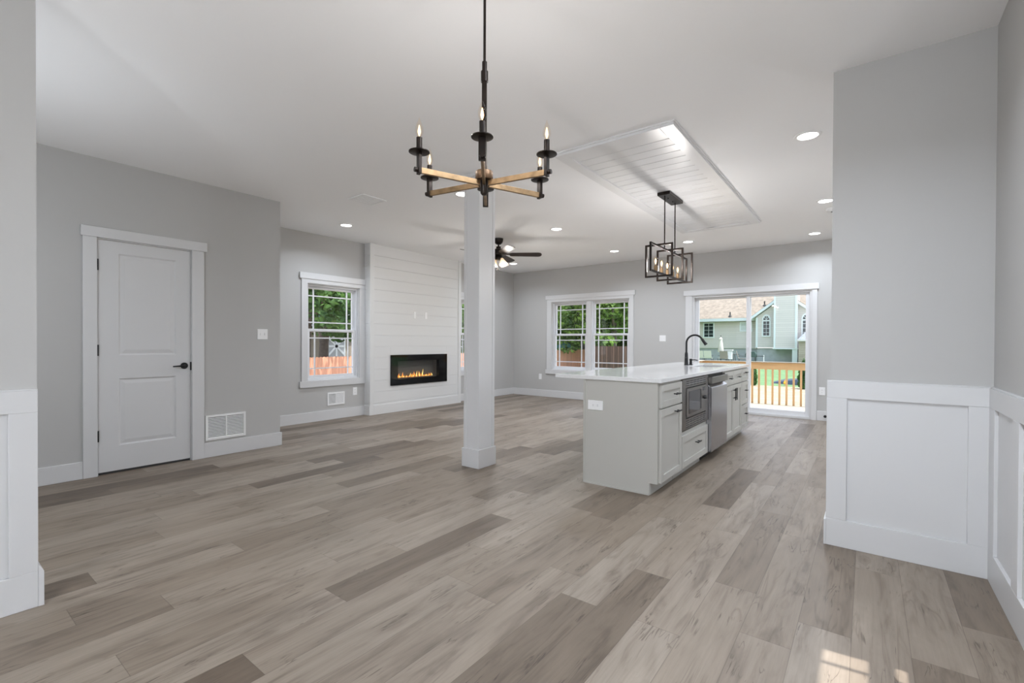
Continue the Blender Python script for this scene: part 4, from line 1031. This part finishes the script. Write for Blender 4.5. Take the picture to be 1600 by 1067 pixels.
def tree(x, y, kind, trunk_r, label, scale=1.0, rot=0, lean=0):
    z = gz(y)-.1
    t = thing('tree', (x, y, z), label, 'tree', 'trees behind the fences')
    h = {'hedge': 3, 'shade': 6, 'high': 7, 'full': 6, 'low': 3.2}[kind]*scale
    mb = MB(); mb.tube([(x, y, z), (x+lean*.3, y, z+h*.3), (x+lean*.5, y+.1, z+h*.6), (x+lean, y+.1, z+h)], [trunk_r*1.15, trunk_r, trunk_r*.8, trunk_r*.4], 12)
    for k in range(3):
        a = rot+k*2.1; zz = z+h*(.45+.12*k)
        mb.tube([(x+lean*.4, y, zz), (x+math.cos(a)*1.0, y+math.sin(a)*1.0, zz+.8), (x+math.cos(a)*2.0, y+math.sin(a)*2.0, zz+1.9)], [trunk_r*.5, trunk_r*.35, trunk_r*.15], 8)
    mb.build('trunk', M['bark'], t, smooth=True)
    c = D.objects.new('foliage', CROWNS[kind]); COL.objects.link(c); c.parent = t; c.rotation_euler = (0, 0, rot); c.scale = (scale,)*3
    return t
TL = 'leafy green tree growing beyond the fence'
trees = [(-17.3, 9.65, 'high', .13, 'grey-trunked tree at the left side of the left window view', .9, 0, -.2),
         (-18.6, 11.05, 'high', .20, 'thick-trunked tree in the middle of the left window view', 1.0, 1.3, .2),
         (-26, 14.5, 'shade', .25, 'broad tree behind the shed in the left window view', 1.25, 2.2, 0),
         (-27, 20, 'shade', .25, 'tree right of the shed, behind the left window', 1.2, 3.4, 0),
         (-25.5, 9, 'shade', .25, 'tree left of the shed, behind the left window', 1.25, 5.0, 0),
         (-19.5, 28, 'full', .2, 'bright leafy tree behind the left half of the far window', 1.0, .6, 0),
         (-17.2, 31.5, 'high', .24, 'dark-trunked tree standing left of the far window mullion', 1.05, 2.6, .3),
         (-14.0, 28.5, 'full', .2, 'leafy tree behind the far window mullion', .95, 4.2, 0),
         (-12.8, 27.5, 'full', .2, 'leafy tree behind the right half of the far window', .95, 5.1, 0),
         (-17, 35, 'full', .2, 'taller tree farther behind the far window', 1.4, 1.1, 0),
         (-21.5, 36, 'full', .2, 'distant tall tree behind the cedar fence', 1.5, 1.9, 0),
         (-19.2, 25.6, 'low', .1, 'low bushy tree behind the cedar fence, left of the far window mullion', .9, 3.0, 0),
         (-19.3, 21.5, 'low', .12, 'low bushy tree behind the cedar fence, right of the fireplace', 1.0, .3, 0),
         (-13.9, 33, 'full', .2, 'leafy tree closing the gap at the right edge of the far window', 1.05, 3.7, 0),
         (-16.6, 36.5, 'hedge', .15, 'low spreading tree filling the right edge of the far window', 1.0, 2.2, 0),
         (-20.2, 37.5, 'hedge', .15, 'low spreading tree behind the far window mullion', 1.0, 1.2, 0),
         (-24.5, 37, 'hedge', .15, 'low spreading tree at the left of the far window', 1.05, 0.2, 0),
         (-24, 30, 'full', .2, 'broad tree deep behind the left half of the far window', 1.35, 2.8, 0)]
for a in trees: tree(a[0], a[1], a[2], a[3], a[4], a[5], a[6], a[7])

# shed with crossed barn door
sh = thing('garden_shed', (-22.5, 13.4, gz(13)), 'beige shed with white crossed barn door behind the cedar fence', 'shed')
M['shedwall'] = stripe_mat('shed_boards', (0.30, 0.27, 0.22), (.2, .18, .15), 'Y', .3, .04, .8, .08)
zg = gz(13)
MB().box(-24.6, -21.1, 10.8, 16.0, zg, 1.95).build('shed_wall', M['shedwall'], sh)
mb = MB(frame((-24.9, 10.5, 0), Vector((1, 0, 0)), Vector((0, 0, 1)), Vector((0, -1, 0)))); mb.prism([(0, 1.9), (4.1, 1.9), (2.05, 3.2)], 0, -5.8); mb.build('shed_roof', M['shingle_grey'], sh)
MB().box(-20.86, -20.78, 10.5, 16.3, 1.86, 1.98).build('fascia', M['house_trim'], sh)
mb = MB(FL(-21.1)); mb.box(12.72, 13.72, zg+.1, 1.62, 0, .04)
bd = mb.build('barn_door', M['foundation'], sh)
mb = MB(FL(-21.06)); c0, c1, e0_, e1 = 12.72, 13.72, .30, 1.60
mb.box(c0, c0+.08, zg+.1, e1, 0, .03).box(c1-.08, c1, zg+.1, e1, 0, .03).box(c0, c1, e1-.08, e1, 0, .03).box(c0, c1, e0_-.04, e0_+.04, 0, .03)
cc = ((c0+c1)/2, (e0_+e1)/2)
for a in range(4):
    an = math.radians(45*a); L_ = .62 if a % 2 else .5
    dv = Vector((math.cos(an), math.sin(an), 0)); dn = Vector((-math.sin(an), math.cos(an), 0))
    mb.obox((cc[0], cc[1], .015), dv, dn, Vector((0, 0, 1)), L_, .045, .016)
mb.build('cross_bracing', M['house_trim'], bd)

# teal umbrella behind the cedar fence
tu = thing('teal_umbrella', (-17.6, 28.6, gz(28)), 'teal patio umbrella peeking over the cedar fence', 'umbrella')
MB().lathe([(1.5, 0), (1.45, .02), (.8, .40), (.02, .72)], (-17.9, 28.9, .78), None, 8).build('canopy', M['teal'], tu)
MB().cyl((-17.9, 28.9, gz(28)), (-17.9, 28.9, 1.5), .03).build('pole', M['vinyl'], tu)

# ---------------------------------------------------------------- neighbour house
S = 1.4; YH = 42.0
def hx(x): return x*S
def hz(z): return 1.16+(z-1.16)*S
FH = FF(YH); zg = -.42
house = thing('neighbour_house', (hx(-5.5), YH, zg), 'beige clapboard house with tan roof and tall chimney across the yard', 'house')
MB(FH).box(hx(-12), hx(-5.06), hz(.88), hz(2.64), -.3, 0).build('siding', M['siding'], house)
MB(FH).box(hx(-12), hx(-3.05), zg-.1, hz(.88), -.5, -.1).build('foundation_wall', M['foundation'], house)
# main roof: slopes up away from the eave
mb = MB(); ye = YH-.5; z_e = hz(2.66)
mb.pts([(hx(-12.5), ye, z_e), (hx(1), ye, z_e), (hx(1), ye+7, z_e+4.6), (hx(-12.5), ye+7, z_e+4.6), (hx(-12.5), ye, z_e-.12), (hx(1), ye, z_e-.12), (hx(1), ye+7, z_e+4.4), (hx(-12.5), ye+7, z_e+4.4)],
       [(0, 1, 2, 3), (4, 7, 6, 5), (0, 4, 5, 1), (1, 5, 6, 2), (2, 6, 7, 3), (3, 7, 4, 0)])
roof = mb.build('roof', M['shingle'], house)
MB(FH).box(hx(-12.5), hx(-5.0), z_e-.26, z_e-.02, .45, .56).build('gutter', M['house_trim'], house)
MB(FH).box(hx(-12.5), hx(-5.0), z_e-.27, z_e-.24, -.2, .5).build('soffit', M['siding_brown'], house)
for x, z in ((-6.46, 2.84), (-4.80, 3.47)):
    zz = hz(z)-.1; yv = ye+(zz-z_e)/4.6*7
    MB().lathe([(.16, -.1), (.10, .06), (.05, .10), (.05, .36)], (hx(x), yv, zz), None, 12).build('roof_vent', M['slot'], roof)
# gable bump-out, closer to us
YG2 = YH-1.2; FG = FF(YG2); k2 = YG2/42.0
def gx(x): return hx(x)*k2
def gzz(z): return 1.16+(z-1.16)*S*k2
peak = ((-5.36-2.35)/2, None)
gxl, gxr = -5.09, -.9
apx = (-3.66); apz = 3.92
mb = MB(FG); mb.prism([(gx(gxl), gzz(.93)), (gx(-2.2), gzz(.93)), (gx(-2.2), gzz(2.86)), (gx(apx), gzz(apz-.12)), (gx(gxl), gzz(2.70))], 0, -3.0)
mb.build('gable_wall', M['siding'], house)
def rake(x0, z0, x1, z1, th=.17):
    p0 = Vector((gx(x0), gzz(z0), 0)); p1 = Vector((gx(x1), gzz(z1), 0)); d = (p1-p0).normalized(); n_ = Vector((-d.y, d.x, 0))
    MB(FG).obox((p0+p1)/2 + Vector((0, 0, .15)), d, n_, Vector((0, 0, 1)), (p1-p0).length/2, th/2, .18).build('rake_board', M['house_trim'], house)
rake(-5.40, 2.58, apx, apz); rake(apx, apz, -2.1, 2.74)
# gable roof slabs behind rakes
for x0, z0, x1, z1 in ((-5.40, 2.64, apx, apz+.06), (apx, apz+.06, -2.1, 2.80)):
    p = [(gx(x0), gzz(z0)), (gx(x1), gzz(z1)), (gx(x1), gzz(z1)+.08), (gx(x0), gzz(z0)+.08)]
    MB(FG).prism(p, .2, -6.0).build('gable_roof', M['shingle'], house)
MB(FG).box(gx(-5.06), gx(-3.05), zg-.1, gzz(.90), -2.0, -.15).build('gable_foundation', M['foundation'], house)
MB(FG).box(gx(-5.12), gx(-5.02), gzz(.93), gzz(2.66), 0, .05).build('corner_trim', M['house_trim'], house)
# chimney
YC = YH-2.2; FC = FF(YC); k3 = YC/42.0
def kx(x): return hx(x)*k3
def kz(z): return 1.16+(z-1.16)*S*k3
MB(FC).box(kx(-4.18), kx(-3.14), kz(.91), kz(5.2), -2.5, 0).build('chimney', M['siding'], house)
for x0, x1 in ((-4.21, -4.12), (-3.17, -3.06)): MB(FC).box(kx(x0), kx(x1), kz(.91), kz(5.2), -.1, .05).build('corner_trim', M['house_trim'], house)
MB(FC).box(kx(-4.25), kx(-3.02), kz(.86), kz(.91), -1.0, .05).build('ledge', M['house_trim'], house)
MB(FC).box(kx(-3.30), kx(-3.05), zg-.1, kz(.86), -.3, 0).build('porch_post', M['house_trim'], house)
# lower wing on the right
YL = YH-3.4; k4 = YL/42.0
mb = MB(FF(YL)); lx = lambda x: hx(x)*k4; lz = lambda z: 1.16+(z-1.16)*S*k4
mb.box(lx(-3.0), lx(-.5), zg-.1, lz(1.37), -3, 0).build('wing_wall', M['siding_brown'], house)
mb = MB(); mb.pts([(lx(-3.05), YL-.2, lz(1.38)), (lx(-.4), YL-.2, lz(1.38)), (lx(-.4), YL+3.4, lz(2.25)), (lx(-2.6), YL+3.4, lz(2.25)), (lx(-3.05), YL-.2, lz(1.33)), (lx(-.4), YL-.2, lz(1.33)), (lx(-.4), YL+3.4, lz(2.2)), (lx(-2.6), YL+3.4, lz(2.2))],
     [(0, 1, 2, 3), (4, 7, 6, 5), (0, 4, 5, 1), (1, 5, 6, 2), (2, 6, 7, 3), (3, 7, 4, 0)]); mb.build('wing_roof', M['shingle_grey'], house)
MB(FF(YL-.2)).box(lx(-3.06), lx(-.4), lz(1.30), lz(1.39), 0, .05).build('gutter', M['siding'], house)
def hwin(F, x0, x1, z0, z1, pane, cols, rows, arch=False):
    b = .09; mb = MB(F)
    mb.box(x0, x0+b, z0, z1, 0, .06).box(x1-b, x1, z0, z1, 0, .06).box(x0+b, x1-b, z0, z0+b, 0, .06).box(x0+b, x1-b, z1-b, z1, 0, .06)
    for k in range(1, cols): x = x0+(x1-x0)*k/cols; mb.box(x-.012, x+.012, z0, z1, .02, .05)
    for k in range(1, rows): z = z0+(z1-z0)*k/rows; mb.box(x0, x1, z-.012, z+.012, .02, .05)
    if arch:
        r1 = (x1-x0)/2; xm = (x0+x1)/2; zb = z1+.02; n = 12; ov = 1.45
        for k in range(n):
            a0_, a1_ = PI*k/n, PI*(k+1)/n
            P = lambda r, a: (xm+r*math.cos(a), zb+r*math.sin(a)*ov)
            mb.prism([P(r1, a0_), P(r1, a1_), P(r1-b, a1_), P(r1-b, a0_)], 0, .06)
        for a in (PI/4, PI/2, 3*PI/4):
            d = Vector((math.cos(a), math.sin(a)*ov, 0)).normalized(); L_ = r1*.55 if a != PI/2 else r1*.75
            mb.obox(Vector((xm, zb, .035)) + d*L_, d, Vector((-d.y, d.x, 0)), Vector((0, 0, 1)), L_*.95, .014, .012)
    o = mb.build('window', M['house_trim'], house)
    pn = MB(F).box(x0+.02, x1-.02, z0+.02, z1-.02, .002, .02)
    if arch: pn.prism([(xm+(r1-.02)*math.cos(PI*k/n), zb+(r1-.02)*math.sin(PI*k/n)*ov) for k in range(n+1)], .002, .02)
    pn.build('pane', pane, o)
hwin(FH, hx(-8.03), hx(-7.38), hz(1.50), hz(2.44), M['darkwin'], 2, 4)
hwin(FH, hx(-5.97), hx(-5.3), hz(1.86), hz(2.43), M['paleblind'], 2, 2)
hwin(FG, gx(-4.80), gx(-4.36), gzz(1.56), gzz(2.50), M['darkwin'], 2, 4, True)
hwin(FG, gx(-2.87), gx(-2.42), gzz(1.56), gzz(2.50), M['darkwin'], 2, 4, True)

# patio, chairs, umbrella, grill
struct(MB().box(-14, -5.0, 36.4, YH, -.6, -.40).build('patio', M['patio']), 'raised concrete patio behind the neighbour house')
def chair(x, y, rot, label, m):
    t = thing('patio_chair', (x, y, -.40), label, 'chair', 'patio chairs of the neighbour'); t.rotation_euler = (0, 0, 0)
    R3 = Matrix.Rotation(rot, 4, 'Z'); R3.translation = Vector((x, y, -.40))
    MB(R3).box(-.27, .27, -.25, .25, .42, .45).build('seat', m, t)
    mb = MB(R3); mb.pts([(-.27, .25, .45), (.27, .25, .45), (.27, .42, 1.0), (-.27, .42, 1.0), (-.27, .28, .45), (.27, .28, .45), (.27, .45, 1.0), (-.27, .45, 1.0)],
        [(0, 1, 2, 3), (4, 7, 6, 5), (0, 4, 5, 1), (1, 5, 6, 2), (2, 6, 7, 3), (3, 7, 4, 0)]); mb.build('backrest', m, t)
    for sx2 in (-.26, .26):
        for sy2 in (-.24, .24): MB(R3).cyl((sx2, sy2, 0), (sx2, sy2, .42), .015, 8).build('leg', M['slot'], t)
        MB(R3).box(sx2-.02, sx2+.02, -.24, .30, .62, .64).build('armrest', M['slot'], t)
chair(-10.35, 38.0, PI, 'pale patio chair farthest left, back turned', M['sling'])
chair(-9.75, 38.0, PI, 'pale patio chair second from left, back turned', M['sling'])
chair(-8.9, 38.6, PI*1.45, 'pale patio chair seen from the side left of the table', M['sling'])
chair(-8.45, 37.4, PI, 'brown patio chair in front of the closed umbrella', M['sling_brown'])
chair(-7.35, 38.0, PI*.55, 'brown patio chair right of the closed umbrella', M['sling_brown'])
tb = thing('patio_table', (-8.3, 38.6, -.40), 'round patio table under the closed umbrella', 'table')
MB().lathe([(.6, 0), (.6, .03)], (-8.3, 38.6, .32), None, 24).build('tabletop', M['slot'], tb)
for a in range(4): MB().cyl((-8.3+.4*math.cos(a*PI/2+.7), 38.6+.4*math.sin(a*PI/2+.7), -.40), (-8.3+.3*math.cos(a*PI/2+.7), 38.6+.3*math.sin(a*PI/2+.7), .32), .02, 8).build('leg', M['slot'], tb)
um = thing('closed_umbrella', (-8.85, 38.6, -.40), 'folded cream patio umbrella on the neighbour patio', 'umbrella')
ux, uy = -8.95, 38.3
MB().cyl((ux, uy, -.40), (ux, uy, 1.78), .025, 10).build('pole', M['slot'], um)
MB().lathe([(.20, 0), (.22, .05), (.17, .5), (.10, .95), (.13, 1.0), (.04, 1.12), (.01, 1.2)], (ux, uy, .50), None, 10).build('canopy', M['canvas'], um, smooth=True)
bx_ = thing('serving_cart', (-8.3, 37.3, -.40), 'light grey grill cart beside the brown chair', 'grill cart')
MB().box(-8.42, -7.95, 37.2, 37.6, 0.0, .62).build('cabinet', M['vinyl'], bx_, .01)
MB().box(-8.48, -7.9, 37.15, 37.65, .62, .70).build('lid', M['patio'], bx_, .01)
for x in (-8.38, -7.99): MB().cyl((x, 37.4, -.40), (x, 37.4, 0), .03, 8).build('leg', M['slot'], bx_)
gr = thing('barbecue_grill', (-6.75, 37.5, -.40), 'dark green barbecue grill on the neighbour patio', 'grill')
mb = MB(FF(37.3)); mb.prism([(-7.05, .18), (-6.35, .18), (-6.33, .38), (-6.45, .58), (-6.95, .58), (-7.07, .38)], 0, -.45); mb.build('firebox', M['foundation'] if False else mat('grill_green', (.05, .09, .08), .4), gr, .01)
for x in (-6.98, -6.42): MB().box(x-.03, x+.03, 37.5, 37.56, -.40, .18).build('leg', M['slot'], gr)
MB().box(-6.33, -5.85, 37.35, 37.7, .24, .28).build('side_shelf', M['slot'], gr)
MB().cyl((-5.86, 37.4, -.40), (-5.86, 37.4, .35), .03, 8).build('shelf_post', M['vinyl'], gr)

# shrubs behind the rail, tarp, flag
def shrub(x, y, h, r, seed, label):
    t = thing('evergreen_shrub', (x, y, gz(y)), label, 'shrub')
    mb = MB(); mb.cyl((x, y, gz(y)), (x, y, gz(y)+h*.8), .03, 8); mb.build('stem', M['bark'], t)
    me = leaf_mesh('shrub_leaves', [(0, 0, h*f_, r*s_, r*s_, h*.18) for f_, s_ in ((.18, 1), (.4, 1), (.62, .85), (.8, .6), (.92, .35))], 2600, .09, seed, M['arbor'])
    c = D.objects.new('foliage', me); COL.objects.link(c); c.parent = t
shrub(-4.02, 23.0, .98, .17, 5, 'dark green columnar shrub left behind the deck balusters')
shrub(-2.05, 22.6, 1.15, .24, 6, 'dark green columnar shrub right behind the deck balusters')
mb = MB(); ty = 24.5; q = gz(ty)
mb.pts([(-3.55, ty, q), (-2.1, ty-.6, q), (-1.6, ty+1.2, q), (-3.3, ty+1.4, q), (-3.35, ty+.1, q+.10), (-2.2, ty-.4, q+.28), (-1.75, ty+1.0, q+.30), (-3.1, ty+1.2, q+.14)],
       [(0, 3, 2, 1), (4, 5, 6, 7), (0, 1, 5, 4), (1, 2, 6, 5), (2, 3, 7, 6), (3, 0, 4, 7)])
tag(mb.build('folded_tarp', M['tarp']), 'low dark blue tarp lying on the lawn behind the balusters', 'tarp')
fg = thing('marker_flag', (-2.83, 23.3, gz(23.3)), 'small orange-yellow marker flag in front of the tarp', 'flag')
MB().cyl((-2.83, 23.3, gz(23.3)), (-2.83, 23.3, gz(23.3)+.22), .010, 8).build('stake', M['yellow'], fg)
MB().lathe([(.045, 0), (.06, .04), (.015, .15), (.003, .2)], (-2.83, 23.3, gz(23.3)+.10), None, 8).build('pennant', M['yellow'], fg)
